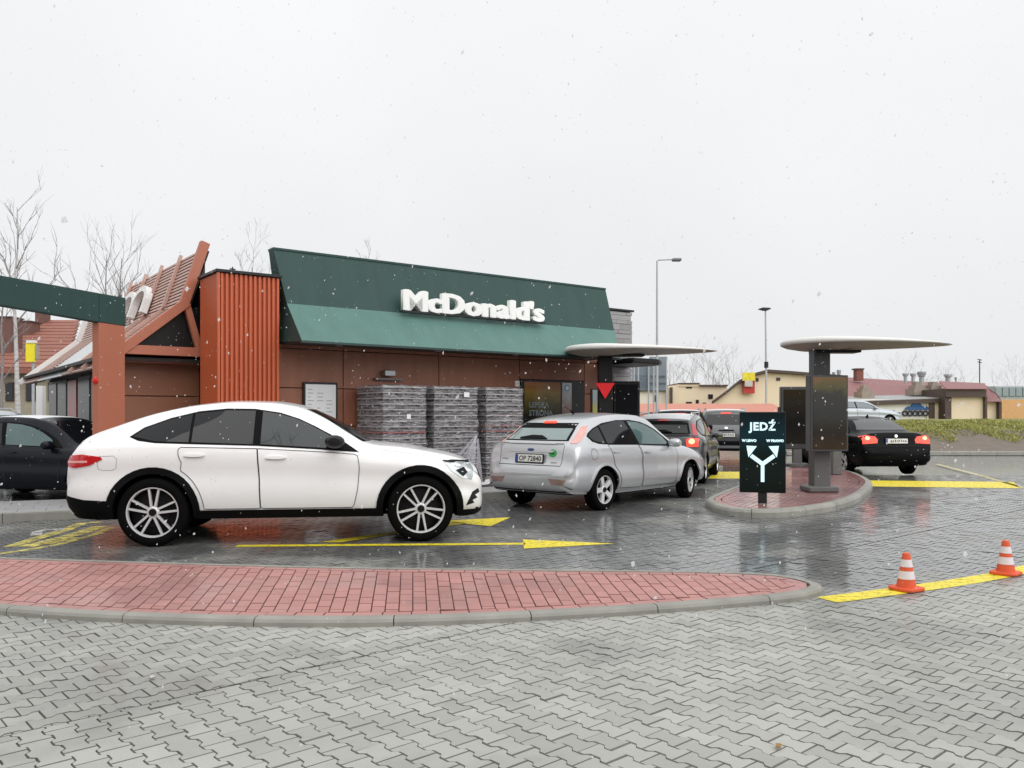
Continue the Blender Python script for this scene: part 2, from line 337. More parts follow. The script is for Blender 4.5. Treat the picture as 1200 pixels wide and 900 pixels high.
# ---- sidewalk along the restaurant
walk = np.array([(-22, 5.2), (-6.96, 11.43), (-6.26, 11.75), (-3.2, 13.1), (-.15, 14.75), (1.2, 16.1), (4.2, 19.4), (5.6, 22.3)])
m_walk = M('sidewalk_concrete', (.33, .33, .34), .42, var=.12, vscale=3, bump=.15, bscale=100, pos=True, rvar=.15)
wk = tag(link('sidewalk', mesh('sidewalk', [(*q, .112) for q in walk] + [(2.5, 24, .112), (-5.6, 14.6, .112), (-6.4, 13.75, .112), (-22, 7.2, .112)], [tuple(range(12))], m_walk)), kind='structure')
kerb_run(walk, .12, .12, wk, 1.0, closed=False, rnd=.02)
slab = MB().box(-.172, .172, -.172, .172, .10, .121).mesh('slab', m_walk, bevel=.004)
ax = np.array([math.cos(R(25)), math.sin(R(25))]); ay = np.array([-ax[1], ax[0]])
for i in range(-10, 24):
    for j in range(0, 7):
        c = np.array([-6.96, 11.43]) + ax * (i * .352 + (j % 2) * .17) + ay * (j * .352 + .33)
        if (c - np.array([-6.4, 13.6])) @ ay > -.2 and c[0] < -5 or -4.5 < c[0] < -1.4 or c[0] > .4 or c[0] < -8.6 or abs(c[0]) > c[1] * .64 or c[1] > 15.6: continue
        o = link('slab', slab, wk); o.location = (c[0], c[1], rng.normal(0, .001)); o.rotation_euler = (0, 0, R(25))

# ---- road markings
def paint(name, polys, mat, label, cat, z=.0042, res=None):
    mb = MB()
    for p in polys: mb.add([(*q, z) for q in p], [tuple(range(len(p)))])
    return tag(mb.build(name, mat), label, cat)
def ribbon(pts, wd):
    p = np.array(pts, float); t = np.gradient(p, axis=0); t /= np.linalg.norm(t, axis=1)[:, None]; nrm = np.c_[-t[:, 1], t[:, 0]] * wd / 2
    return [[p[i] - nrm[i], p[i + 1] - nrm[i + 1], p[i + 1] + nrm[i + 1], p[i] + nrm[i]] for i in range(len(p) - 1)]
g = lambda *a: [G(x, y) for x, y in a]
arc = resample(np.array([(2.47, 6.60), (2.75, 6.73), (3.1, 6.90), (3.5, 7.10), (3.95, 7.34), (4.4, 7.61), (4.85, 7.92), (5.3, 8.28), (5.8, 8.75), (6.3, 9.3)]), .15, False)
paint('edge_line', ribbon(arc, .21), m_yel, 'curved yellow line on the pavers running under the two cones', 'road marking')
paint('lane_arrow', [[(-3.06, 9.27), (.15, 9.42), (.15, 9.56), (-3.06, 9.40)], [(.13, 9.14), (1.16, 9.50), (.13, 9.82)]], m_yel, 'long straight yellow arrow painted beside the white car', 'road marking')
paint('turn_arrow', [[(-2.2, 9.60), (-1.95, 9.60), (-.60, 11.28), (-.78, 11.42)], [(-1.05, 11.52), (-.28, 11.0), (-.02, 11.95)]], m_yel, 'slanting yellow arrow painted in front of the white car', 'road marking')
sb = [(4.4, 20.75), (7.0, 19.4)]
paint('stop_bar', [g((829, 561), (872, 561), (880, 553), (838, 553))], m_yel, 'short yellow bar painted beside the order point island, near the silver hatchback', 'road marking')
paint('stop_bar', [g((1008, 570), (1196, 572.5), (1188, 565), (1000, 563))], m_yel, 'broad yellow bar painted behind the black saloon', 'road marking')
paint('lane_line', ribbon([G(1098, 544), G(1150, 557.5), G(1200, 572)], .13), worn(M('worn_yellow_paint', (.62, .56, .28), .5, pos=True), .4, .6), 'thin pale yellow slanting line on the asphalt right of the black saloon', 'road marking')
# worn symbol at the left edge of the lane
cr = lambda pts, wd: ribbon([G(*q) for q in pts], wd)
paint('lane_symbol', cr([(-20, 652), (30, 645), (70, 638), (110, 627), (131, 618)], .10) + cr([(12, 641), (40, 632), (75, 622), (96, 613.5), (118, 612)], .16) + cr([(30, 641), (60, 634), (90, 626), (118, 617)], .2) + cr([(55, 638), (92, 630)], .1),
      worn(M('worn_yellow_symbol', (.66, .56, .12), .5, var=.3, vscale=9, pos=True), .42, .6, 9), 'worn yellow symbol with curved outline on the pavers behind the white car', 'road marking')
paint('white_symbol', cr([(42, 628), (44, 623.5), (55, 621), (68, 620.5), (71, 622.5)], .12), m_wht, 'small worn white curved mark beside the yellow symbol', 'road marking', z=.0062)
# ------------------------------------------------------------------ restaurant (local: x along the drive-through wall, y into the building)
TH = math.atan2(985, 1320)
rest = tag(empty('restaurant', (-1.0, 17.4, 0), TH), 'low restaurant with dark green mansard fascia, terracotta slats and brown panelled wall', 'restaurant')
m_brown = M('brown_cladding', (.265, .102, .058), .5, var=.24, vscale=2.2, bump=.08, bscale=30, rvar=.12, stretch=(3, 3, .5))
m_terra = M('terracotta_slats', (.50, .10, .032), .42, var=.14, vscale=2, stretch=(6, 6, .6), rvar=.1)
m_terra2 = M('terracotta_paint', (.42, .14, .08), .5, var=.1, vscale=2, rvar=.1)
m_wood = M('sky_paled_timber_slat', (.52, .33, .275), .4, var=.18, vscale=3, stretch=(1, .3, 1))  # sky shine on the wet slats is put into this pale colour
m_green = M('dark_green_sheet', (.029, .064, .058), .55, var=.16, vscale=2., stretch=(2.5, 1, .5), bump=.04, bscale=8, rvar=.08, spec=.25); m_green2 = M('pale_green_sheet', (.088, .18, .157), .5, var=.2, vscale=1.6, stretch=(2., 1, .6), rvar=.1, spec=.3)  # lower sheets: a paler green than the upper sheets
m_dark = M('dark_metal', (.016, .017, .018), .45, spec=.35, var=.2, rvar=.1)
m_black = M('black_plastic', (.008, .008, .009), .42, var=.2, spec=.3)
m_soff = M('soffit', (.05, .045, .042), .7)
m_int = M('building_core', (.06, .05, .045), .8)
m_glass = M('dark_window_glass', (.012, .014, .016), .04, var=.2, spec=.6)
m_white = M('white_panel', (.78, .78, .77), .4, var=.05)
m_alu = M('grey_aluminium', (.36, .37, .38), .4, metal=.6, var=.1)
m_stone = M('grey_stone_cladding', (.30, .295, .30), .6, var=.2, vscale=5, stretch=(.6, .6, 5), bump=.2, bscale=40, island=.13)
m_greyp = M('pale_grey_roof_sheet', (.52, .55, .56), .35, var=.12, vscale=2, rvar=.12)
# core volumes
core = MB().box(-4.9, 3.78, .06, 10.4, .1, 3.35).box(-6.08, -4.9, 1.48, 10.4, .1, 2.6).box(-5.0, 4.0, .5, 9.8, 3.3, 3.75)
core.build('core', m_int, rest)
# drive-through wall cladding panels
wall = MB().box(-4.1, 3.84, .0, .06, .1, 3.3).build('wall', m_int, rest)
zr = [.12, .55, 1.25, 1.95, 2.66, 3.28]; xr = [-4.08, -2.72, -.62, 1.43]
def pan(x0, x1, z0, z1, nm='panel', par=None, m=None, y0=-.03, y1=.01): MB().box(x0 + .008, x1 - .008, y0, y1, z0 + .008, z1 - .008).build(nm, m or m_brown, par or wall, bevel=.004)
for i in range(5):
    for a, b in zip(xr[:-1], xr[1:]): pan(a, b, zr[i], zr[i + 1])
for a, b in ((.12, .55), (.55, .95), (2.24, 2.66), (2.66, 3.28)): pan(1.43, 3.3, a, b)
for i in range(5): pan(3.3, 3.84, zr[i], zr[i + 1])
# base plinth
box('plinth', -4.05, 3.84, -.045, .0, .1, .2, m_dark, rest)
# pick-up window: pane with autumn poster, narrow door pane, dark jamb
win = MB().box(1.45, 3.28, -.06, .05, .95, 2.24).build('pickup_window', m_dark, rest, bevel=.006)
def grad_mat(name, stops, axis='Z', lo=0., hi=1., rough=.08, noise=0.):
    m = bpy.data.materials.new(name); m.use_nodes = True; t = m.node_tree; b = t.nodes['Principled BSDF']; b.inputs['Roughness'].default_value = rough; b.inputs['Specular IOR Level'].default_value = .22
    c = t.nodes.new('ShaderNodeTexCoord'); s = t.nodes.new('ShaderNodeSeparateXYZ'); t.links.new(c.outputs['Object'], s.inputs[0])
    mr = t.nodes.new('ShaderNodeMapRange'); mr.inputs[1].default_value = lo; mr.inputs[2].default_value = hi; t.links.new(s.outputs[axis], mr.inputs[0]); src = mr.outputs[0]
    if noise:
        n = t.nodes.new('ShaderNodeTexNoise'); n.inputs['Scale'].default_value = 6; n.inputs['Detail'].default_value = 6; t.links.new(c.outputs['Object'], n.inputs['Vector'])
        ma = t.nodes.new('ShaderNodeMath'); ma.operation = 'MULTIPLY_ADD'; ma.inputs[1].default_value = noise; t.links.new(n.outputs[0], ma.inputs[0]); t.links.new(src, ma.inputs[2])
        sb_ = t.nodes.new('ShaderNodeMath'); sb_.operation = 'SUBTRACT'; sb_.inputs[1].default_value = noise / 2; t.links.new(ma.outputs[0], sb_.inputs[0]); src = sb_.outputs[0]
    cr_ = t.nodes.new('ShaderNodeValToRGB'); t.links.new(src, cr_.inputs[0]); e = cr_.color_ramp.elements
    for i, (p, cc) in enumerate(stops):
        k = e[i] if i < 2 else e.new(p); k.position = p; k.color = (*cc, 1)
    t.links.new(cr_.outputs[0], b.inputs['Base Color']); return m
m_autumn = grad_mat('autumn_poster_print', [(0, (.01, .012, .012)), (.42, (.02, .02, .014)), (.62, (.10, .085, .03)), (.82, (.26, .17, .05)), (1, (.30, .09, .03))], lo=.98, hi=2.2, noise=.28)
box('pane', 1.54, 2.56, -.064, -.05, 1.0, 2.19, m_autumn, win)
box('pane', 2.61, 2.89, -.064, -.05, 1.0, 2.19, grad_mat('door_pane_print', [(0, (.12, .08, .07)), (.5, (.28, .18, .16)), (.8, (.42, .44, .47)), (1, (.5, .53, .57))], lo=.98, hi=2.2, noise=.3), win)
tl = text_mesh('LEPSZA', .17, .004, M('poster_lettering', (.16, .20, .21), .3), bold=.004, align='LEFT'); link('lettering', xf(tl, Matrix.Translation((1.66, -.067, 1.63)) @ Matrix.Rotation(R(90), 4, 'X')), win)
tl = text_mesh('STRONA', .17, .004, MATS['poster_lettering'], bold=.004, align='LEFT'); link('lettering', xf(tl, Matrix.Translation((1.66, -.067, 1.45)) @ Matrix.Rotation(R(90), 4, 'X')), win)
pr = MB().lathe([(0.0, 0), (.075, 0), (.075, .004), (0, .004)], 20, 'y', c=(2.75, -.069, 2.07)).build('round_sticker', M('blue_sticker', (.12, .30, .50), .4), win)
MB().lathe([(0.0, 0), (.045, 0), (.045, .004), (0, .004)], 20, 'y', c=(2.75, -.073, 2.07)).build('sticker_centre', m_white, pr)
np_ = box('wall_poster', 3.5, 3.72, -.05, -.03, 1.0, 2.07, m_dark, rest)
box('print', 3.54, 3.69, -.056, -.05, 1.04, 2.05, grad_mat('yellow_green_print', [(0, (.5, .42, .03)), (.45, (.35, .36, .06)), (.55, (.7, .6, .05)), (.75, (.45, .55, .5)), (1, (.6, .7, .72))], lo=1, hi=2.05, noise=.35), np_)
lb = box('white_notice', 1.30, 1.42, -.045, -.03, 2.08, 2.2, m_white, rest)
link('lettering', xf(text_mesh('7', .06, .003, M('notice_ink', (.05, .05, .06), .5)), Matrix.Translation((1.375, -.047, 2.12)) @ Matrix.Rotation(R(90), 4, 'X')), lb)
# framed white menu board
mn = box('menu_board', -3.53, -2.86, -.09, -.03, .75, 2.06, m_dark, rest, bevel=.006)
mp = box('print_sheet', -3.49, -2.90, -.096, -.09, .8, 2.02, M('menu_sheet', (.74, .76, .76), .15, var=.04), mn)
mi = MB(); random.seed(3)
for c in range(3):
    for r in range(16):
        if random.random() < .75: x = -3.45 + c * .18; mi.box(x, x + random.uniform(.05, .13), -.0985, -.0965, 1.92 - r * .068, 1.935 - r * .068)
tag(mi.build('menu_lines', M('menu_ink', (.35, .36, .38), .5), mp), kind='stuff')
# wall lamp with ledge
lampw = box('wall_lamp', -1.93, -1.70, -.20, -.03, 2.21, 2.32, m_alu, rest, bevel=.01); box('ledge', -2.10, -1.50, -.13, -.03, 2.135, 2.17, M('grey_ledge', (.17, .15, .14), .5), rest)
for x in (-3.0, -.9, 1.0, 3.0):
    dl = MB().lathe([(0, 0), (.07, 0), (.07, .02), (0, .02)], 16, 'z', c=(x, -.45, 2.71)).build('soffit_downlight', m_alu, rest)
# dark green mansard: steep upper sheet, flared lower sheet
ms = [(0.02, 4.42), (-.30, 3.42), (-1.08, 2.71)]                    # (y, z) front faces
xa, xb = [-4.06, -3.93, -3.98], [4.0, 3.98, 3.44]
back = [(.22, 4.42), (.22, 3.41), (.06, 2.76)]
mv = [(xa[i], *ms[i]) for i in range(3)] + [(xb[i], *ms[i]) for i in range(3)] + [(xa[i], *back[i]) for i in range(3)] + [(xb[i], *back[i]) for i in range(3)]
man = MB().add(mv, [(0, 3, 9, 6), (6, 9, 10, 7), (7, 10, 11, 8), (0, 6, 7, 1), (1, 7, 8, 2), (3, 4, 10, 9), (4, 5, 11, 10), (2, 8, 11, 5)]).build('mansard', m_green, rest)
def sheet(i, j, n, nm, mt):
    for k in range(n):
        f0, f1 = k / n, (k + 1) / n; q = []
        for f, r in ((f0, i), (f1, i), (f1, j), (f0, j)):
            x = xa[r] + (xb[r] - xa[r]) * f + (.0012 if f == f0 else -.0012) ; q.append(Vector((x, ms[r][0], ms[r][1])))
        nn = (q[1] - q[0]).cross(q[3] - q[0]).normalized(); nn = -nn if nn.y > 0 else nn
        MB().add([p + nn * .003 for p in q] + [p + nn * .012 for p in q], [(3, 2, 1, 0), (4, 5, 6, 7), (0, 1, 5, 4), (1, 2, 6, 5), (2, 3, 7, 6), (3, 0, 4, 7)]).build(nm, mt, man)
sheet(0, 1, 3, 'upper_sheet', m_green); sheet(1, 2, 3, 'lower_sheet', m_green2)
MB().bar((xa[0], .12, 4.43), (xb[0], .12, 4.43), .26, .04).build('coping', m_green, man)
MB().box(xa[2] - .01, xb[2] + .01, -1.11, -1.04, 2.68, 2.715).build('drip_edge', M('green_edge', (.02, .05, .045), .5), man)
box('soffit', -3.95, 3.42, -1.04, .0, 2.725, 2.75, m_soff, rest)
# sign lettering standing on a rail
sgn = MB().box(-1.72, 1.78, -.50, -.44, 3.42, 3.455).build('sign_rail', m_dark, rest)
for x in (-1.4, -.5, .4, 1.4): MB().bar((x, -.2, 3.55), (x, -.47, 3.44), .03, .03).build('bracket', m_dark, sgn)
m_let = M('white_sign_letter', (.86, .86, .85), .35, var=.02)
wid = []; lets = []
for ch in "McDonald's":
    me = text_mesh(ch, .54, .09, m_let, bold=.010, align='LEFT'); xs = [v.co.x for v in me.vertices]; a, b = min(xs), max(xs)
    bm = bmesh.new()                                             # heavy weight: the stroke repeated a little to each side, each a hair deeper
    for k, (dx, dy, dz) in enumerate(((0, 0, 0), (-.017, 0, -.0015), (.017, 0, -.003), (0, .010, -.0045), (0, -.006, -.006), (-.030, 0, -.0075), (.030, 0, -.009))):
        if ch == "'" and k > 4: continue
        m2 = me.copy(); m2.transform(Matrix.Translation((dx, dy, dz))); bm.from_mesh(m2); bpy.data.meshes.remove(m2)
    bm.to_mesh(me); bm.free(); lets.append(me); wid.append((a - .030, b + .030) if ch != "'" else (a - .017, b + .017))
gap = -.018; tot = sum(b - a for a, b in wid) + gap * 9; kx = 3.46 / tot; x = -1.71
for me, (a, b) in zip(lets, wid):
    link('letter', xf(me, Matrix.Translation((x, -.47, 3.47)) @ Matrix.Diagonal((kx, 1, 1, 1)) @ Matrix.Translation((-a, 0, 0)) @ Matrix.Rotation(R(90), 4, 'X')), sgn)
    x += (b - a + gap) * kx
# terracotta column with vertical battens
clm = MB().box(-5.10, -4.05, -.26, .68, .1, 3.86).build('slatted_column', m_terra, rest)
n = 13
bt = MB().box(-.021, .021, -.05, .0, .13, 3.85).mesh('batten', m_terra, bevel=.004)
for k in range(n):
    o = link('batten', bt, clm); o.location = (-5.06 + k * (.97 / (n - 1)), -.258, 0)
bt2 = MB().box(-.035, .0, -.012, .012, .13, 3.85).mesh('batten', m_terra, bevel=.003)
for k in range(21):
    o = link('batten', bt2, clm); o.location = (-5.098, -.24 + k * .045, 0)
box('corner_post', -5.14, -5.095, -.315, -.255, .12, 3.86, m_terra, clm, bevel=.004)
MB().box(-5.17, -4.02, -.34, .72, 3.86, 3.91).build('cap', m_dark, clm, bevel=.006)
MB().tube([(-4.75, .1, 3.9), (-4.75, .1, 4.04)], .012).tube([(-4.80, .1, 4.0), (-4.70, .1, 4.0)], .012).build('roof_pin', m_dark, clm)
# left facade: slatted timber mansard over a brown wall
pf = [(-5.03, 4.44), (-5.36, 3.42), (-6.30, 2.645), (-6.74, 2.26)]
tm = MB().box(-5.02, -4.95, 1.0, 6.4, 2.5, 4.2).build('timber_mansard', m_soff, rest)
def slats(y0, y1, seg, nn, par, inset=0.):
    a, b = Vector((pf[seg][0], 0, pf[seg][1])), Vector((pf[seg + 1][0], 0, pf[seg + 1][1])); d = (b - a).normalized(); nrm = Vector((-d.z, 0, d.x)); nrm = -nrm if nrm.x > 0 else nrm
    for k in range(nn):
        c = a + (b - a) * ((k + .5) / nn)
        MB().bar((c.x, y0, c.z), (c.x, y1, c.z), .040, .03, up=nrm).build('slat', m_wood, par)
def battens(ys, seg, par):
    a, b = Vector((pf[seg][0], 0, pf[seg][1])), Vector((pf[seg + 1][0], 0, pf[seg + 1][1])); d = (b - a).normalized(); nrm = Vector((-d.z, 0, d.x)); nrm = -nrm if nrm.x > 0 else nrm
    for y in ys:
        p, q = a + nrm * .05 - d * .06, b + nrm * .05; MB().bar((p.x, y, p.z), (q.x, y, q.z), .06, .06, up=(0, 1, 0)).build('batten', m_wood, par)
slats(.95, 6.5, 0, 15, tm); battens([2.14, 3.5, 4.82, 6.15], 0, tm)
slats(.95, 4.6, 1, 15, tm); slats(.95, 4.6, 2, 7, tm); battens([2.14, 3.5], 1, tm); battens([2.14, 3.5], 2, tm)
# sloping deck behind the slats
def deck(y0, y1, i, j, mat, nm, par, dx=.10):
    a, b = pf[i], pf[j]; MB().add([(a[0] + dx, y0, a[1]), (b[0] + dx, y0, b[1]), (b[0] + dx, y1, b[1]), (a[0] + dx, y1, a[1]), (a[0] + dx + .06, y0, a[1]), (b[0] + dx + .06, y0, b[1]), (b[0] + dx + .06, y1, b[1]), (a[0] + dx + .06, y1, a[1])],
        [(0, 1, 2, 3), (7, 6, 5, 4), (0, 4, 5, 1), (1, 5, 6, 2), (2, 6, 7, 3), (3, 7, 4, 0)]).build(nm, mat, par)
m_backing = M('dark_roof_backing', (.045, .028, .024), .8)
deck(1.0, 6.45, 0, 1, m_backing, 'backing', tm); deck(1.0, 4.6, 1, 3, m_backing, 'backing', tm)
deck(4.6, 8.0, 1, 3, m_greyp, 'pale_sheet', tm, .0)
slats(8.0, 10.6, 0, 15, tm); slats(8.0, 10.6, 1, 15, tm); slats(8.0, 10.6, 2, 7, tm); deck(8.0, 10.6, 0, 1, m_soff, 'backing', tm); deck(8.0, 10.6, 1, 3, m_soff, 'backing', tm)
for i in range(3):
    a, b = pf[i], pf[i + 1]; MB().bar((a[0] - .06, 10.65, a[1] + .03), (b[0] - .06, 10.65, b[1] + .03), .12, .12, up=(0, 1, 0)).build('white_edge_frame', m_white, tm)
# end frame of the mansard: fascia boards, tie beam, strut
fr = MB().bar((-5.36, .88, 3.42), (-4.99, .88, 4.56), .16, .14, up=(0, 1, 0)).build('fascia', m_terra2, rest, bevel=.005)
MB().bar((-5.30, .88, 3.47), (-6.78, .88, 2.23), .16, .15, up=(0, 1, 0)).build('fascia_lower', m_terra2, fr, bevel=.005)
MB().box(-6.45, -5.0, .82, .95, 2.50, 2.66).build('tie_beam', m_terra2, fr, bevel=.005)
MB().bar((-5.32, .885, 3.45), (-5.08, .885, 2.6), .11, .12, up=(0, 1, 0)).build('strut', m_terra2, fr, bevel=.005)
MB().add([(-5.0, 1.0, 2.6), (-6.3, 1.0, 2.6), (-5.4, 1.0, 3.36), (-5.0, 1.0, 3.4), (-5.0, 1.05, 2.6), (-6.3, 1.05, 2.6), (-5.4, 1.05, 3.36), (-5.0, 1.05, 3.4)], [(0, 1, 2, 3), (7, 6, 5, 4), (0, 4, 5, 1), (1, 5, 6, 2), (2, 6, 7, 3), (3, 7, 4, 0)]).build('dark_infill', m_black, fr)
box('eave_soffit', -6.72, -5.0, .96, 10.6, 2.40, 2.46, m_soff, rest)
for k in range(3): box('soffit_board', -6.6, -5.05, 1.02 + k * .13, 1.12 + k * .13, 2.375, 2.40, m_brown, rest)
# front-facing side wall panels and left wall with windows
sw = box('side_wall', -6.29, -4.9, 1.42, 1.48, .1, 2.42, m_int, rest)
for a, b in ((.12, .6), (.6, 1.2), (1.2, 1.8), (1.8, 2.40)): pan(-6.30, -4.93, a, b, 'panel', sw, M('tan_cladding', (.29, .12, .065), .5, var=.15, vscale=2, rvar=.1), 1.385, 1.425)
lw = box('entrance_wall', -6.160, -6.080, 1.5, 10.3, .1, 2.42, m_int, rest)
for (a, b) in ((1.6, 3.0), (3.1, 4.5), (4.6, 6.0), (7.4, 8.7), (8.8, 10.1)):
    wnd = box('window', -6.200, -6.140, a, b, .3, 2.3, m_dark, lw, bevel=.005); box('pane', -6.210, -6.195, a + .07, b - .07, .37, 2.23, M('shaded_entrance_glass', (.02, .02, .022), .25, spec=.08), wnd)
dr = box('door', -6.210, -6.150, 6.15, 7.25, .1, 2.25, M('red_door_panel', (.30, .05, .04), .35), lw, bevel=.005); MB().tube([(-6.260, 6.3, .9), (-6.260, 6.3, 1.4)], .015).build('handle', m_alu, dr)
# white double-arch emblem on the timber mansard
def arch(y0, y1):
    p = []
    for k in range(17):
        a = math.pi * k / 16; y = (y0 + y1) / 2 - math.cos(a) * (y1 - y0) / 2; h = math.sin(a) ** .5
        z = 3.54 + h * .52; f = (z - 3.42) / 1.02; p.append((-5.36 + .33 * f - .12, y, z))
    return p
em = MB()
for y0_, y1_ in ((3.45, 4.52), (4.52, 5.6)):
    pa = arch(y0_, y1_)
    for k in range(16): a_, b_ = Vector(pa[k]), Vector(pa[k + 1]); e_ = (b_ - a_) * .12; em.bar(a_ - e_, b_ + e_, .13 + .0006 * k, .15 - .03 * math.sin(math.pi * (k + .5) / 16), up=(.29, 0, .957) if abs(b_.y - a_.y) < 1e-6 else Vector((-.95, 0, .31)).cross(b_ - a_))
em = em.build('arch_emblem', M('white_emblem', (.80, .80, .79), .6), rest)
# grey stone-clad end block
stn = box('stone_block', 3.99, 5.14, .36, 9.5, .1, 4.0, m_int, rest)
random.seed(5); z = .12
while z < 3.95:
    h = random.choice((.09, .12, .15)); h = min(h, 3.98 - z); x = 4.0 + 0
    while x < 5.15:
        l = random.uniform(.3, .75); l = min(l, 5.16 - x)
        if l > .05: MB().box(x + .004, x + l - .004, .30 - random.uniform(0, .018), .37, z + .004, z + h - .004).build('stone', m_stone, stn)
        x += l
    z += h
box('cap', 3.96, 5.2, .26, 9.6, 4.0, 4.045, m_dark, stn)
MB().tube([(4.5, .6, 4.0), (4.5, .6, 4.17)], .012).tube([(4.25, .6, 4.1), (4.5, .6, 4.13)], .008).build('lightning_rod', m_dark, stn)
# dark rounded awning at the second window
aw = [(5.0, .3), (5.0, -.6), (4.9, -.95), (4.6, -1.15), (4.1, -1.2), (3.7, -1.2), (3.7, .3)]
MB().prism(aw, 2.62, 2.74).build('awning', m_black, rest, bevel=.03, seg=2)

# ------------------------------------------------------------------ height-limit gantry over the lane
gd = Vector((-.303, -.953, 0)); gn = Vector((gd.y, -gd.x, 0)); ga = Vector((-5.98, 12.99, 0))
gan = tag(empty('height_gantry', tuple(ga), math.atan2(gd.y, gd.x)), 'blade-like gantry with terracotta post and dark green beam at the left edge', 'gantry')
box('post', 0, .52, -.13, 0, .1, 2.835, m_terra2, gan, bevel=.006)
box('post', 6.2, 6.6, -.13, 0, -.01, 2.9, m_terra2, gan, bevel=.006)
MB().prism([(.525, 2.84), (6.6, 3.0), (6.6, 3.27), (.525, 3.27)], -.135, .005, lambda a, b, h: (a, h, b)).build('beam', m_green, gan, bevel=.006)
MB().prism([(-.01, 2.835), (.515, 2.84), (.515, 3.27), (-.01, 3.27)], -.135, .005, lambda a, b, h: (a, h, b)).build('beam_end', m_green, gan, bevel=.006)
MB().tube([(.518, -.065, 1.97), (.545, -.065, 1.97), (.556, -.065, 1.97)], [.05, .045, .02], 14).build('red_reflector', M('red_plastic', (.62, .02, .015), .3), gan, smooth=True)
# ------------------------------------------------------------------ wrapped stacks of trays on pallets
def rl(x, y): return (-1.0 + x * math.cos(TH) - y * math.sin(TH), 17.4 + x * math.sin(TH) + y * math.cos(TH))
m_tray = M('grey_plastic_tray', (.085, .07, .073), .4, var=.2, vscale=6, island=.15)
m_trayr = M('pale_tray_rim', (.34, .32, .33), .4, var=.3, vscale=9)
m_trayd = M('dark_tray_contents', (.025, .02, .021), .6, var=.4, vscale=14)
m_pal = M('pallet_wood', (.22, .16, .11), .7, var=.25, vscale=6)
def film_mat():
    m = bpy.data.materials.new('stretch_film'); m.use_nodes = True; t = m.node_tree; b = t.nodes['Principled BSDF']
    b.inputs['Base Color'].default_value = (.8, .8, .84, 1); b.inputs['Roughness'].default_value = .13
    c = t.nodes.new('ShaderNodeTexCoord'); mp = t.nodes.new('ShaderNodeMapping'); mp.inputs['Scale'].default_value = (2, 2, 9); t.links.new(c.outputs['Object'], mp.inputs[0])
    n = t.nodes.new('ShaderNodeTexNoise'); n.inputs['Scale'].default_value = 3; n.inputs['Detail'].default_value = 7; n.inputs['Distortion'].default_value = 1.2; t.links.new(mp.outputs[0], n.inputs['Vector'])
    mr = t.nodes.new('ShaderNodeMapRange'); mr.inputs[1].default_value = .42; mr.inputs[2].default_value = .75; mr.inputs[3].default_value = .04; mr.inputs[4].default_value = .52; t.links.new(n.outputs[0], mr.inputs[0]); t.links.new(mr.outputs[0], b.inputs['Alpha'])
    bp = t.nodes.new('ShaderNodeBump'); bp.inputs['Strength'].default_value = .5; bp.inputs['Distance'].default_value = .03; t.links.new(n.outputs[0], bp.inputs['Height']); t.links.new(bp.outputs[0], b.inputs['Normal'])
    return m
m_film = film_mat()
def tray_mesh(w_, d_):
    mb = MB(); h = .092
    mb.box(0, w_, 0, d_, 0, .012)                                    # floor
    for (x0, x1, y0, y1) in ((0, w_, 0, .018), (0, w_, d_ - .018, d_), (0, .018, .018, d_ - .018), (w_ - .018, w_, .018, d_ - .018)): mb.box(x0, x1, y0, y1, .012, .036)
    mb.box(-.012, w_ + .012, -.012, .012, h - .022, h, 2); mb.box(-.012, w_ + .012, d_ - .012, d_ + .012, h - .022, h, 2); mb.box(-.012, .012, .012, d_ - .012, h - .022, h, 2); mb.box(w_ - .012, w_ + .012, .012, d_ - .012, h - .022, h, 2)
    nx = max(4, int(w_ / .1))
    for k in range(nx + 1):
        x = k * (w_ - .02) / nx
        for y in (0, d_ - .02): mb.box(x, x + .02, y + .001, y + .017, .036, h - .026)
    for k in range(1, 9):
        y = k * (d_ - .02) / 9
        for x in (.001, w_ - .017): mb.box(x, x + .016, y, y + .02, .036, h - .026)
    mb.box(.03, w_ - .03, .03, d_ - .03, .012, h - .02, 1)
    return mb.mesh('tray', [m_tray, m_trayd, m_trayr])
def wrap(w_, d_, h, wr, nseg=14):
    vs, fs = [], []; per = []
    for k in range(nseg): per.append((w_ * k / nseg, 0))
    for k in range(nseg): per.append((w_, d_ * k / nseg))
    for k in range(nseg): per.append((w_ * (1 - k / nseg), d_))
    for k in range(nseg): per.append((0, d_ * (1 - k / nseg)))
    nz = 26; N = len(per)
    for j in range(nz + 1):
        for (x, y) in per:
            cx, cy = x - w_ / 2, y - d_ / 2; L = math.hypot(cx, cy); o = .022 + wr * random.uniform(-1, 1) + .012 * math.sin(j * 1.3)
            vs.append((x + cx / L * o, y + cy / L * o, h * j / nz))
    for j in range(nz):
        for k in range(N): fs.append((j * N + k, j * N + (k + 1) % N, (j + 1) * N + (k + 1) % N, (j + 1) * N + k))
    return mesh('film_wrap', vs, fs, m_film, smooth=True)
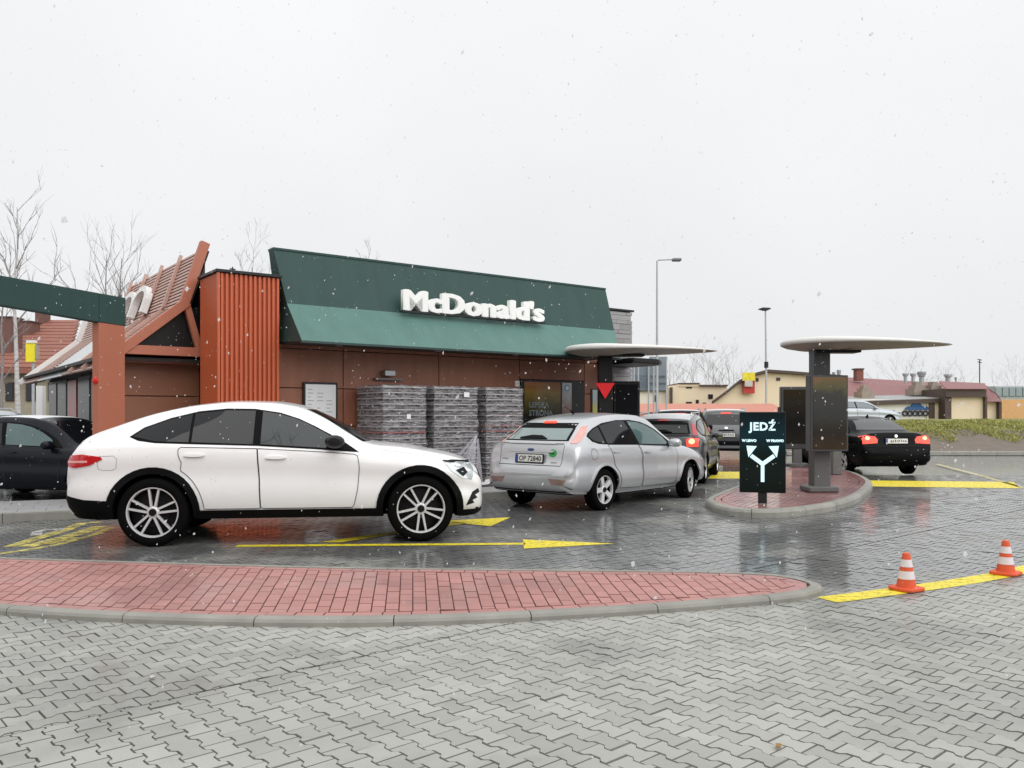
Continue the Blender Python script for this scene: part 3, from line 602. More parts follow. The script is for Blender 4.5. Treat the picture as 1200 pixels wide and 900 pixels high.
def stack(x0, x1, dep, layers, label, wr, red):
    wd = x1 - x0; r = tag(empty('tray_stack', (*rl(x0, -1.2), .12), TH), label, 'tray stack', 'wrapped tray stacks by the wall')
    pl = MB()
    for k in range(3): pl.box(k * (wd - .1) / 2, k * (wd - .1) / 2 + .1, 0, dep, 0, .1)
    for k in range(5): pl.box(0, wd, k * (dep - .12) / 4, k * (dep - .12) / 4 + .12, .1, .12)
    pl.build('pallet', m_pal, r)
    tm_ = tray_mesh(wd, dep)
    m_rt = M('reddish_tray', (.30, .10, .09), .45, var=.2)
    tr_ = tm_.copy(); tr_.materials[2] = m_rt
    for k in range(layers):
        o = link('tray', tr_ if k in red else tm_, r); o.location = (random.uniform(-.008, .008), random.uniform(-.006, .006), .125 + k * .1025); o.rotation_euler = (0, 0, random.uniform(-.006, .006))
    fw = link('film_wrap', wrap(wd, dep, .125 + layers * .1025 + .01, wr), r)
    tp = MB(); nx = 10; top = .125 + layers * .1025 + .012
    vs = [(wd * i / nx, dep * j / nx, top + random.uniform(-.006, .012)) for j in range(nx + 1) for i in range(nx + 1)]; fs = [(j * (nx + 1) + i, j * (nx + 1) + i + 1, (j + 1) * (nx + 1) + i + 1, (j + 1) * (nx + 1) + i) for j in range(nx) for i in range(nx)]
    link('film_top', mesh('film_top', vs, fs, M('frosty_film', (.7, .7, .72), .4, alpha=.7), smooth=True), r)
    return r
random.seed(11)
s1 = stack(-2.50, -1.64, 1.0, 17, 'leftmost film-wrapped tray stack, with two white labels', .010, (8,))
s2 = stack(-1.44, -.50, 1.0, 17, 'middle film-wrapped tray stack, with torn film hanging at its corner', .018, ())
s3 = stack(-.26, .60, 1.0, 17, 'rightmost film-wrapped tray stack, next to the pick-up window', .006, (8, 9))
for z in (1.27, .33): box('label', .45, .53, -.047, -.042, z, z + .085, m_white, s1)
box('label', .62, .74, -.055, -.05, 1.68, 1.77, m_white, s2)
# torn film hanging
tf_ = MB(); random.seed(2)
for k in range(5):
    a = Vector((.90 + random.uniform(-.03, .03), -.06, 1.0 - k * .03)); b = Vector((.05 + k * .16, -.16 - .05 * k, .28 - .04 * k)); c = b + Vector((.16, .02, -.03)); d = a + Vector((.03, 0, .02))
    tf_.add([a, b, c, d, a + Vector((0, .006, 0)), b + Vector((0, .006, 0)), c + Vector((0, .006, 0)), d + Vector((0, .006, 0))], [(0, 1, 2, 3), (7, 6, 5, 4), (0, 4, 5, 1), (1, 5, 6, 2), (2, 6, 7, 3), (3, 7, 4, 0)])
tf_.build('torn_film', M('hanging_film', (.75, .74, .80), .25, alpha=.2), s2)
vs, fs = [], []
for j in range(7):
    for i in range(11): vs.append((i * .055, j * .05, .02 + abs(random.gauss(.03, .035)) * math.sin(math.pi * i / 10) + .02))
fs = [(j * 11 + i, j * 11 + i + 1, (j + 1) * 11 + i + 1, (j + 1) * 11 + i) for j in range(6) for i in range(10)]
cf = link('crumpled_film', mesh('crumpled_film', vs, fs, M('white_film', (.75, .75, .77), .3), smooth=True)); cf.location = (*rl(-.62, -1.62), .12); cf.rotation_euler = (0, 0, TH)
so_ = cf.modifiers.new('thick', 'SOLIDIFY'); so_.thickness = .006
tag(cf, 'crumpled white plastic film lying on the sidewalk before the tray stacks', 'plastic film')

# ------------------------------------------------------------------ order points: leaf-shaped canopies on posts, menu screens
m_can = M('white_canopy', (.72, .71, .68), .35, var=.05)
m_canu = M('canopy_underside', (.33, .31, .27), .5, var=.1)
m_post = M('graphite_post', (.045, .047, .048), .42, var=.12, rvar=.08)
m_postl = M('grey_post', (.12, .12, .118), .45, var=.12)
def canopy(root, x0, x1, hw, z, th):
    """leaf: blunt left end, long thin right end"""
    n = 40; rim = []
    for k in range(n):
        a = 2 * math.pi * k / n; cx = (x0 + x1) / 2; rim.append((cx + math.cos(a) * (x1 - x0) / 2, math.sin(a) * hw * (1.0 - .25 * math.cos(a))))
    def shell(prof, mat, nm):                                      # prof: (share of the plan, height)
        vs, fs = [], []; px = x0 + .33 * (x1 - x0)
        for f, hz_ in prof:
            for (x, y) in rim:
                tp = min(1., max(.25, 1.15 - .9 * (x - x0) / (x1 - x0))); vs.append((px + (x - px) * f, y * f, z + hz_ * tp))
        for j in range(len(prof) - 1):
            for k in range(n): fs.append((j * n + k, j * n + (k + 1) % n, (j + 1) * n + (k + 1) % n, (j + 1) * n + k))
        me = mesh(nm, vs, fs, mat, smooth=True); bm = bmesh.new(); bm.from_mesh(me); bmesh.ops.recalc_face_normals(bm, faces=bm.faces[:]); bm.to_mesh(me); bm.free(); link(nm, me, root)
    shell([(.965, -.02 * th), (.99, .08 * th), (1, .3 * th), (.993, .55 * th), (.97, .75 * th), (.92, .88 * th), (.8, .98 * th), (.5, 1.08 * th), (.001, 1.12 * th)], m_can, 'canopy_top')
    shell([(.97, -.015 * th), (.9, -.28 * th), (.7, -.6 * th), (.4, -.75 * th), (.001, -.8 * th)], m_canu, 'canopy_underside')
c1 = tag(empty('order_canopy', (1.93, 17.5, .12)), 'white leaf-shaped canopy on a black post in front of the restaurant wall', 'canopy', 'drive-through order canopies')
canopy(c1, -.83, 2.34, .95, 2.66, .125); box('post', -.14, .15, -.14, .14, 0, 2.58, m_black, c1, bevel=.01); box('neck', -.10, .8, -.2, .2, 2.555, 2.60, m_black, c1); box('base_plate', -.26, .26, -.26, .26, 0, .05, m_post, c1, bevel=.008)
ys = tag(empty('yield_sign', (1.915, 17.28, 1.79)), 'red inverted triangle sign on the black canopy post', 'sign')
tri = [(-.2, .33), (.2, .33), (0, 0)]
MB().prism(tri, -.012, .012, lambda a, b, h: (a, h, b)).build('plate', M('red_sign', (.78, .015, .02), .35, var=.03), ys, bevel=.004); box('bracket', -.03, .03, .012, .09, .12, .3, m_dark, ys)
bb = tag(empty('order_terminal', (2.32, 17.75, .12)), 'black order terminal box beside the black canopy post', 'terminal')
box('cabinet', -.2, .36, -.15, .15, .5, 2.05, m_black, bb, bevel=.02); box('pedestal', -.05, .2, -.1, .1, 0, .5, m_black, bb); box('screen', -.15, .31, -.156, -.15, .6, 1.98, M('blank_screen', (.008, .008, .01), .2, spec=.2), bb)

c2 = tag(empty('order_canopy', (5.41, 14.78, .12)), 'white leaf-shaped canopy on a grey post standing on the order point island', 'canopy', 'drive-through order canopies')
canopy(c2, -.66, 2.30, .9, 2.56, .115); box('post', -.14, .14, -.13, .15, 1.9, 2.50, m_post, c2, bevel=.01); box('lower_post', -.145, .145, -.135, .155, .05, 1.9, m_postl, c2, bevel=.01); box('neck', -.13, .66, -.18, .18, 2.43, 2.475, m_black, c2); box('base_plate', -.27, .25, -.26, .26, 0, .10, m_postl, c2, bevel=.02)
def screen_mat(name, stops, lo, hi): return grad_mat(name, stops, lo=lo, hi=hi, rough=.07, noise=.35)
m_scr = screen_mat('menu_screen_dark', [(0, (.045, .026, .012)), (.25, (.02, .014, .008)), (.5, (.012, .012, .011)), (.74, (.022, .02, .014)), (.86, (.09, .075, .018)), (1, (.16, .085, .03))], .75, 2.0)
sc1 = tag(empty('menu_screen', (5.40, 14.40, .12), R(8)), 'tall dark outdoor menu screen in front of the grey canopy post', 'screen')
box('housing', -.34, .34, -.08, .1, .72, 2.02, m_post, sc1, bevel=.008); box('display', -.305, .31, -.087, -.078, .755, 1.985, m_scr, sc1); box('arm', -.1, .1, .1, .26, 1.2, 1.6, m_post, sc1); box('side_trim', -.346, -.339, -.06, .09, .73, 2.01, m_postl, sc1)
lp = MB()
sc2 = tag(empty('menu_screen', (7.40, 21.83, .12), R(-6)), 'dark menu screen on its own round-footed post behind the front screen', 'screen')
box('housing', -.43, .43, -.1, .1, .46, 2.08, m_post, sc2, bevel=.02); box('display', -.36, .38, -.107, -.098, .6, 2.0, screen_mat('second_screen', [(0, (.02, .018, .014)), (.4, (.012, .012, .012)), (.75, (.025, .022, .018)), (1, (.03, .024, .014))], .6, 2.), sc2)
box('post', -.11, .11, -.09, .09, .06, .47, m_postl, sc2, bevel=.01); MB().lathe([(0, 0), (.29, 0), (.29, .08), (.25, .10), (0, .10)], 24).build('base_plate', m_postl, sc2, smooth=True)
MB().tube([(-.44, 0, 1.3), (-.44, 0, 1.55)], .05).build('camera_box', m_post, sc2)
pp = tag(empty('speaker_post', (7.32, 18.99, .12)), 'slim grey intercom post behind the front menu screen', 'post'); box('shaft', -.1, .1, -.08, .08, 0, 1.25, m_postl, pp, bevel=.01); box('speaker_grille', -.07, .07, -.087, -.078, .85, 1.1, m_black, pp)

# two-way sign "JEDŹ"
jz = tag(empty('direction_sign', (3.79, 12.72, .12), R(-14)), 'black JEDŹ sign with a white forked arrow at the tip of the island', 'sign')
m_sg = grad_mat('sign_face_dark', [(0, (.006, .010, .009)), (.45, (.008, .016, .014)), (.72, (.012, .035, .045)), (1, (.010, .016, .018))], lo=.15, hi=1.4, rough=.12)
box('panel', -.335, .335, -.045, .045, .165, 1.385, m_dark, jz, bevel=.006)
face = box('face', -.325, .325, -.05, -.044, .175, 1.375, m_sg, jz)
m_lit = M('lit_lettering', (.62, .80, .85), .4, emis=(.55, .85, .95), es=.45, var=.02)
def txt(s, size, x, z, b=.0, sp=1.): link('lettering', xf(text_mesh(s, size, .003, m_lit, bold=b, spacing=sp), Matrix.Translation((x, -.052, z)) @ Matrix.Rotation(R(90), 4, 'X')), face)
txt('JEDŹ', .165, .0, 1.11, .0065, 1.1); txt('W LEWO', .05, -.195, .935, .0035); txt('W PRAWO', .05, .18, .935, .0035)
ap = MB(); pz = lambda a, b, h: (a, h, b)
ap.prism([(-.026, .33), (.026, .33), (.026, .63), (-.026, .63)], -.0535, -.0505, pz)
for s_ in (-1, 1):
    d = Vector((s_ * .80, .60)); d.normalize(); nn = Vector((-d.y, d.x)); o = Vector((s_ * .0, .60)); e = o + d * .21
    q = [o - nn * .03, e - nn * .03, e + nn * .03, o + nn * .03]; ap.prism([tuple(p) for p in (q if s_ > 0 else q[::-1])], -.0548 + .0004 * s_, -.0505, pz)
    hd = [(s_ * .235, .875), (s_ * .085, .868), (s_ * .205, .70)]; ap.prism(hd if s_ > 0 else hd[::-1], -.0556 + .0004 * s_, -.0505, pz)
ap.build('forked_arrow', m_lit, face)
box('post', -.065, .065, -.03, .03, 0, .2, m_dark, jz, bevel=.006)

# ------------------------------------------------------------------ traffic cones
m_or = M('orange_cone_rubber', (.70, .10, .03), .55, var=.1, vscale=12, rvar=.1); m_cw = M('white_cone_band', (.74, .68, .70), .5, var=.08, vscale=14)
def cone(x, y, label, rz, tilt=0.):
    c = tag(empty('traffic_cone', (x, y, .006), rz, .9), label, 'traffic cone', 'orange cones on the yellow line')
    base = [(-.125, -.09), (-.09, -.125), (.09, -.125), (.125, -.09), (.125, .09), (.09, .125), (-.09, .125), (-.125, .09)]
    MB().prism(base, 0, .03).build('foot', m_or, c, bevel=.006)
    r = lambda z: .092 + (.032 - .092) * z / .335
    for z0, z1, m, nm in ((.03, .105, m_or, 'body'), (.105, .178, m_cw, 'white_band'), (.178, .215, m_or, 'orange_band'), (.215, .282, m_cw, 'white_band')):
        e = .002 if m is m_cw else 0; MB().lathe([(r(z0) + e, z0), (r(z1) + e, z1)], 28).build(nm, m, c, smooth=True)
    MB().lathe([(r(.282), .282), (r(.325), .325), (r(.325) * .9, .337), (r(.325) * .6, .342), (0, .342)], 28).build('tip', m_or, c, smooth=True)
    return c
cone(3.27, 6.97, 'orange and white cone nearer the red brick island', R(28)); cone(4.50, 7.66, 'orange and white cone at the right edge of the picture', R(40))
# fallen leaves
lfm = M('fallen_leaf', (.30, .17, .05), .6)
for (px, py, lab) in ((912, 877, 'small brown fallen leaf on the pavers at lower right'), (178, 796, 'small pale fallen leaf on the pavers at lower left')):
    x, y = G(px, py); lf = tag(MB().add([(-.03, 0, .004), (-.01, -.012, .012), (.02, -.01, .008), (.034, 0, .016), (.015, .013, .006), (-.012, .012, .013)], [(0, 1, 5), (1, 2, 4, 5), (2, 3, 4)]).build('fallen_leaf', lfm if px > 500 else M('pale_leaf', (.5, .47, .4), .6)), lab, 'leaf')
    lf.location = (x, y, .004); lf.rotation_euler = (0, 0, random.uniform(0, 6)); s = lf.modifiers.new('t', 'SOLIDIFY'); s.thickness = .002
# ------------------------------------------------------------------ background
# bank at the right
m_soil = M('wet_soil', (.15, .122, .098), .8, var=.3, vscale=3, bump=.5, bscale=25, pos=True)
m_turf = M('bank_turf', (.19, .20, .06), .85, var=.35, vscale=2.5, bump=.4, bscale=40, pos=True)
nx, ny = 60, 26; bv = []; bf = []; fm = []
def bank_h(x, y):
    e = min(1, max(0, (x - 10.6) / 2.4)); s = min(1, max(0, (y - 31.2) / 6.2)); r = min(1, max(0, (x - 14) / 4))
    return .10 + (s * s * (3 - 2 * s)) * e * (.78 + .30 * r) + .05 * math.sin(x * 1.7) * math.sin(y * 1.3) * s * e
for j in range(ny):
    for i in range(nx):
        x = 10.4 + 90 * (i / (nx - 1)) ** 1.8; y = 31.2 + 90 * (j / (ny - 1)) ** 2.2; bv.append((x, y, bank_h(x, y)))
for j in range(ny - 1):
    for i in range(nx - 1): bf.append((j * nx + i, j * nx + i + 1, (j + 1) * nx + i + 1, (j + 1) * nx + i)); fm.append(0 if bv[j * nx + i][1] < 34.6 + .5 * math.sin(i * 1.3) else 1)
me = mesh('grass_bank', bv, bf, [m_soil, m_turf], True, fm); bank = tag(link('grass_bank', me), kind='structure')
kerb_run(np.array([(10.2, 31.15), (20, 31.0), (34, 30.8)]), .14, .13, bank, 1.0, False)
gv, gf = [], []; random.seed(21)
for k in range(30000):
    x = 11.2 + 13 * random.random(); y = random.uniform(33.9, 39.) + .5 * math.sin(x * 2.1) + .3 * math.sin(x * 5.3)
    if x > y * .63: continue
    z = bank_h(x, y) - .01; h = random.uniform(.025, .10) * (1 + .6 * math.sin(x * 3.1 + y)); a = random.uniform(0, 6.28); wd = .022; lx, ly = random.gauss(0, .08), random.gauss(0, .08); b = len(gv)
    gv += [(x - wd * math.cos(a), y - wd * math.sin(a), z), (x + wd * math.cos(a), y + wd * math.sin(a), z), (x + lx, y + ly, z + h)]; gf.append((b, b + 1, b + 2))
tag(link('bank_grass', mesh('bank_grass', gv, gf, M('yellowish_grass', (.33, .33, .10), .8, var=.5, vscale=1.5, pos=True, island=.35))), 'tangled yellowish green grass on the bank at the right', 'grass', kind='stuff')

m_cream = M('cream_render', (.76, .63, .46), .8, var=.08, vscale=.6, pos=True); m_cream2 = M('pale_cream_render', (.76, .70, .60), .8, var=.08, vscale=.6, pos=True)
m_wine = M('wine_red_roof', (.24, .10, .10), .6, var=.12, vscale=2, pos=True); m_fas = M('brown_fascia', (.07, .045, .038), .6); m_salm = M('salmon_tiles', (.52, .21, .15), .7, var=.15, vscale=3, pos=True)
m_gro = M('grey_roof_felt', (.30, .31, .31), .5, var=.1, pos=True); m_orange = M('orange_render', (.62, .36, .16), .8); m_gp = M('hazy_glass', (.22, .27, .28), .2)
def pbox(name, x0, x1, ytop, d, dep, mat, par=None, zb=-.02, ybot=None):
    a, b = P(x0, ytop, d), P(x1, ytop, d); z0 = zb if ybot is None else P(x0, ybot, d)[2]
    return MB().box(a[0], b[0], d, d + dep, z0, a[2]).build(name, mat, par)
def pane(par, x0, x1, y0, y1, d, nm='window'):
    f = pbox(nm, x0, x1, y0, d - .06, .1, m_fas, par, ybot=y1); e = (x1 - x0) * .12; pbox('pane', x0 + e, x1 - e, y0 + .5, d - .09, .04, m_glass, f, ybot=y1 - .5)
# flat cream building
fb = tag(empty('flat_building', P(795, 487, 75)[:2] + (0,)), 'flat cream building behind the salmon wall', 'building'); fb.location = (0, 0, 0)
pbox('wall', 728, 785, 458, 76, 12, m_cream2, fb); pbox('wall', 783, 852, 452, 75, 12, m_cream, fb)
pbox('cornice', 727, 796, 456.6, 75.7, 12.5, m_fas, fb, ybot=458.2); pbox('cornice', 820, 853, 450.8, 74.7, 12.5, m_fas, fb, ybot=452.4); pbox('cornice', 796, 820, 448.6, 74.8, 12.5, m_fas, fb, ybot=450); pbox('attic', 796, 821, 450, 74.9, 12, m_cream, fb, ybot=453)
for q in ((804, 811, 450.5, 455), (830, 835.5, 462, 467.5), (804, 811, 470.8, 473), (815.5, 819, 468.5, 473), (823.5, 827.5, 471.8, 473.2), (766, 771, 463, 471)): pane(fb, *q, 75 if q[0] > 783 else 76)
MB().box(P(784.5, 487, 75)[0], P(787.5, 487, 75)[0], 74.7, 74.95, 0, P(785, 454, 75)[2]).build('downpipe', m_fas, fb)
# salmon wall / low tiled roof
sw2 = tag(empty('salmon_shed'), 'low salmon coloured shed roof behind the queue of cars', 'shed')
a, b, c_, d_ = P(742, 473, 52), P(905, 473, 52), P(925, 483, 47), P(738, 483, 47)
MB().add([a, b, c_, d_, (a[0], a[1], 1.0), (b[0], b[1], 1.0), (c_[0], c_[1], 1.0), (d_[0], d_[1], 1.0)], [(0, 1, 2, 3), (7, 6, 5, 4), (0, 4, 5, 1), (1, 5, 6, 2), (2, 6, 7, 3), (3, 7, 4, 0)]).build('tiled_roof', m_salm, sw2)
MB().box(d_[0], c_[0], 47.2, 52, 0, 1.02).build('wall', M('salmon_render', (.52, .24, .19), .8), sw2); MB().box(d_[0], c_[0], 46.95, 47.1, d_[2] - .06, d_[2] - .0).build('gutter', m_fas, sw2)
# gabled cream building
gb = tag(empty('gabled_building'), 'cream gabled building with brown verge and a yellow and red poster', 'building')
gp_ = [(834, 490), (834, 474), (850, 462.5), (866, 449.5), (882, 441.5), (900, 436.8), (925, 438.5), (988, 443.5), (988, 490)]
gw = [P(x, y, 60) for x, y in gp_]; n = len(gw)
MB().prism([(p[0], p[2]) for p in gw], 60, 74, lambda a, b, h: (a + (h - 60) * a / 60., h, b)).build('wall', m_cream, gb)
rf = MB()
for i in range(1, n - 2):
    a, b = gw[i], gw[i + 1]; q_ = [(a[0] * d / 60, d, a[2] + e) for d, e in ((59.6, .02), (75, .02))] + [(b[0] * d / 60, d, b[2] + e) for d, e in ((75, .02), (59.6, .02))]
    rf.add(q_ + [(x, y, z + .2) for x, y, z in q_], [(0, 3, 2, 1), (4, 5, 6, 7), (0, 1, 5, 4), (1, 2, 6, 5), (2, 3, 7, 6), (3, 0, 4, 7)])
rf.build('roof', m_fas, gb)
po = pbox('poster', 871, 884.5, 437.5, 59.6, .2, M('poster_red', (.45, .03, .02), .5), gb, ybot=461)
pbox('poster_top', 870.5, 885, 436.5, 59.4, .15, M('poster_yellow', (.75, .6, .03), .5, var=.4, vscale=3), po, ybot=446); pbox('poster_figure', 873, 882, 446, 59.4, .15, M('poster_grey', (.5, .48, .45), .5, var=.4, vscale=3), po, ybot=453)
pane(gb, 910, 914.5, 442.5, 446, 60); pane(gb, 886, 889, 443, 447, 60)
# long hall with wine-red roof on the bank
ha = tag(empty('long_hall'), 'long cream hall with a wine-red roof, grey lean-to and mural', 'building')
a, b = P(975, 441, 84), P(1158, 452, 84); ea, eb = P(970, 466, 70), P(1160, 463, 70)
MB().add([ea, eb, b, a, (ea[0], ea[1], ea[2] - .2), (eb[0], eb[1], eb[2] - .2), (b[0], b[1], b[2] - .2), (a[0], a[1], a[2] - .2)], [(0, 1, 2, 3), (7, 6, 5, 4), (0, 4, 5, 1), (1, 5, 6, 2), (2, 6, 7, 3), (3, 7, 4, 0)]).build('roof', m_wine, ha)
MB().box(ea[0], eb[0], 71, 84, .5, ea[2] - .1).build('wall', m_cream, ha)
pbox('mural_wall', 980, 1086, 468, 65.5, 5, M('whitewashed_wall', (.82, .80, .76), .7, pos=True), ha, zb=.5); pbox('wall', 1086, 1109, 468, 65.4, 5, m_cream, ha, zb=.5)
l0, l1 = P(975, 471, 65.25), P(1109, 466, 65.25); l2, l3 = P(1109, 461.5, 70), P(975, 465, 70)
MB().add([l0, l1, l2, l3, (l0[0], l0[1], l0[2] - .25), (l1[0], l1[1], l1[2] - .25), (l2[0], l2[1], l2[2] - .25), (l3[0], l3[1], l3[2] - .25)], [(0, 1, 2, 3), (7, 6, 5, 4), (0, 4, 5, 1), (1, 5, 6, 2), (2, 6, 7, 3), (3, 7, 4, 0)]).build('lean_to_roof', m_gro, ha)
MB().bar((l0[0], 65.2, l0[2] - .2), (l1[0], 65.2, l1[2] - .2), .12, .32).build('lean_to_fascia', m_fas, ha)
pbox('dark_door', 1089, 1095.5, 470.5, 65.3, .2, m_fas, ha, ybot=490); pbox('corner_pier', 1107.5, 1115, 465, 64.4, 5, m_fas, ha, zb=.5)
pbox('annex_wall', 1114, 1156, 465, 64.6, 6, m_cream, ha, zb=.5); pbox('annex_fascia', 1109, 1156, 455.5, 64.2, 6, m_fas, ha, ybot=465.2); pbox('annex_edge', 1154.5, 1157, 465, 64.3, 5, m_fas, ha, zb=.5)
MB().add([P(1109, 455.4, 64.0), P(1157, 455.4, 64.0), P(1154, 449, 72), P(1100, 446.5, 72)] + [P(1109, 456.2, 64.0), P(1157, 456.2, 64.0), P(1154, 450, 72), P(1100, 447.5, 72)], [(0, 1, 2, 3), (7, 6, 5, 4), (0, 4, 5, 1), (1, 5, 6, 2), (2, 6, 7, 3), (3, 7, 4, 0)]).build('annex_roof', m_wine, ha)
MB().add([P(1156, 454, 70), P(1168, 461, 67), P(1174, 470, 65), P(1156, 470, 65)] + [P(1156, 454.8, 70), P(1168, 462, 67), P(1174, 471, 65), P(1156, 471, 65)], [(0, 1, 2, 3), (7, 6, 5, 4), (0, 4, 5, 1), (1, 5, 6, 2), (2, 6, 7, 3), (3, 7, 4, 0)]).build('porch_roof', m_wine, ha)
pbox('porch_wall', 1157, 1173, 470, 65.6, 4, m_cream, ha, zb=.5); pbox('porch_pier', 1171, 1174, 470, 65.2, 1, m_fas, ha, zb=.5)
# mural: a blue painted tracked vehicle
m_mb = M('mural_blue', (.02, .10, .28), .6, var=.5, vscale=2, pos=True); m_mk = M('mural_black', (.015, .02, .035), .6)
mu = MB(); q = lambda *pp_: [(P(x, y, 65.4)[0], P(x, y, 65.4)[2]) for x, y in pp_]
mu.prism(q((1060, 480), (1090, 480), (1086, 476), (1063, 476.5)), 65.34, 65.42, lambda a, b, h: (a, h, b)); mu.prism(q((1067, 476.5), (1081, 476.5), (1078, 472.5), (1070, 472.5)), 65.34, 65.42, lambda a, b, h: (a, h, b))
mu.prism(q((1071, 472.5), (1077, 472.5), (1077.5, 471), (1074.5, 469.6), (1071, 471)), 65.33, 65.41, lambda a, b, h: (a, h, b), 1)
mul = mu.build('mural', [m_mb, m_mk], ha)
for k in range(5):
    p = P(1060.5 + k * 6, 484.4, 65.4); MB().lathe([(.12, 0), (.24, 0), (.24, -.06), (.12, -.06), (.12, 0)], 14, 'y', c=(p[0], 65.4, p[2])).build('mural_wheel', m_mk, mul)
MB().bar(P(1043, 486, 65.35), P(1054, 484, 65.35), .3, .12).bar(P(1047, 481, 65.35), P(1054, 487, 65.35), .08, .06).build('mural_scrawl', m_mb, mul)
# roof furniture of the hall
def vent(x, yb, yt, d, wd, par=ha):
    p = P(x, yb, d); t = P(x, yt, d); h = t[2] - p[2]; r = wd * d / F / 2
    v = MB().lathe([(0, -.4), (r * .55, -.4), (r * .55, h * .45), (r * .8, h * .5), (r * .8, h * .62), (r, h * .75), (r * .95, h), (0, h)], 14, 'z', c=p).build('roof_vent', M('galvanised_vent', (.33, .37, .38), .4, metal=.3), par, smooth=True)
for a_ in ((1061, 444, 437.5, 78, 7), (1070, 444, 437.5, 78, 7), (1080, 447, 435.5, 74, 10), (1111, 446, 438.5, 80, 9)): vent(*a_)
def dormer(x, yb, d, wd, ht):
    p = P(x, yb, d); r = wd * d / F / 2; h = ht * d / F; o = MB().box(p[0] - r, p[0] + r, d, d + 1.6, p[2] - .3, p[2] + h * .3).box(p[0] - r * .7, p[0] + r * .7, d + .2, d + 1.4, p[2] + h * .3, p[2] + h * .65).box(p[0] - r * .4, p[0] + r * .4, d + .4, d + 1.2, p[2] + h * .65, p[2] + h).build('stepped_roof_vent', M('weathered_vent', (.28, .23, .19), .6, var=.3, vscale=3), ha)
dormer(1017.5, 462, 68, 15, 11); dormer(1080, 459, 68, 17, 12); dormer(1099, 459, 68, 16, 12)
ch_ = pbox('chimney', 1004, 1012, 433, 80, .8, M('chimney_brick', (.20, .08, .06), .8, var=.3, vscale=8, pos=True), ha, ybot=446); pbox('chimney_cap', 1002.8, 1013, 431.5, 79.9, 1., m_fas, ch_, ybot=433)
vent(983, 444, 433.5, 76, 5); vent(977, 444, 436, 76, 4); vent(1120, 449, 442, 82, 3)
MB().tube([P(1148, 452, 85), P(1148, 421, 85)], .05, 6).tube([P(1145.5, 421, 85), P(1150.5, 422, 85)], .04, 6).tube([P(1145.5, 424, 85), P(1150.5, 425, 85)], .04, 6).build('antenna', m_dark, ha)
og = tag(empty('orange_building'), 'orange rendered building with a glazed hall behind, at the far right', 'building')
pbox('wall', 1173, 1290, 468, 72, 8, m_orange, og, zb=.5); hl = pbox('glazed_hall', 1166, 1300, 452.5, 95, 10, M('pale_steel', (.38, .42, .43), .5), og)
for k in range(16): pbox('pane', 1167 + k * 8, 1174 + k * 8, 454, 94.8, .3, m_gp, hl, ybot=464)

# grey backs of road signs on poles
rs = tag(empty('road_sign'), 'grey backs of two large road sign panels on thin poles', 'road sign')
m_sb = M('sign_back_grey', (.20, .24, .27), .5, var=.12, vscale=1, pos=True); m_pole = M('galvanised_pole', (.42, .44, .45), .45, metal=.3, var=.1)
pbox('panel', 741, 761.5, 427, 42, .06, m_sb, rs, ybot=457.5); pbox('panel', 761, 782, 418, 41.8, .06, m_sb, rs, ybot=457.5)
for y in (440, 448): pbox('stiffener', 741, 782, y, 41.7, .05, M('sign_rib', (.13, .16, .18), .5), rs, ybot=y + 1.2)
for x in (743, 748, 760, 766, 781): MB().tube([P(x, 487, 41.4)[:2] + (0,), P(x, 427 if x < 760 else 420, 41.4)], .04, 8).build('pole', m_pole, rs)
# street lamps
l1_ = tag(empty('street_lamp'), 'tall street lamp with a curved arm rising behind the white canopy', 'street lamp', 'street lamps')
p0, p1 = P(770, 487, 40), P(770, 306, 40)
MB().tube([(p0[0], 40, 0), (p0[0], 40, 4), p1], [.075, .06, .04], 12).build('pole', m_pole, l1_, smooth=True); e = P(788, 304, 40)
MB().tube([p1, (p1[0] + .06, 40, p1[2] + .05), e], .035, 10).build('arm', m_pole, l1_, smooth=True)
MB().box(e[0] - .02, e[0] + .42, 39.85, 40.15, e[2] - .09, e[2] + .05).build('lamp_head', M('lamp_head_grey', (.16, .165, .17), .4), l1_, bevel=.04)
l2_ = tag(empty('street_lamp'), 'street lamp with a flat head above the gabled building', 'street lamp', 'street lamps')
p0, p1 = P(898, 487, 52), P(897, 364, 52)
MB().tube([(p0[0], 52, 0), (p0[0], 52, 3.5), p1], [.075, .065, .045], 12).build('pole', m_pole, l2_, smooth=True)
MB().prism([(-.45, .0), (-.2, .08), (.2, .06), (.32, 0), (.1, -.1), (-.1, -.1)], -.2, .2, lambda a, b, h: (p1[0] + a, 52 + h, p1[2] + .1 + b)).build('lamp_head', m_dark, l2_, bevel=.02)
MB().tube([(p0[0], 52, P(897, 431, 52)[2]), (p0[0], 52, P(897, 424, 52)[2])], .13, 10).build('pole_collar', m_dark, l2_)

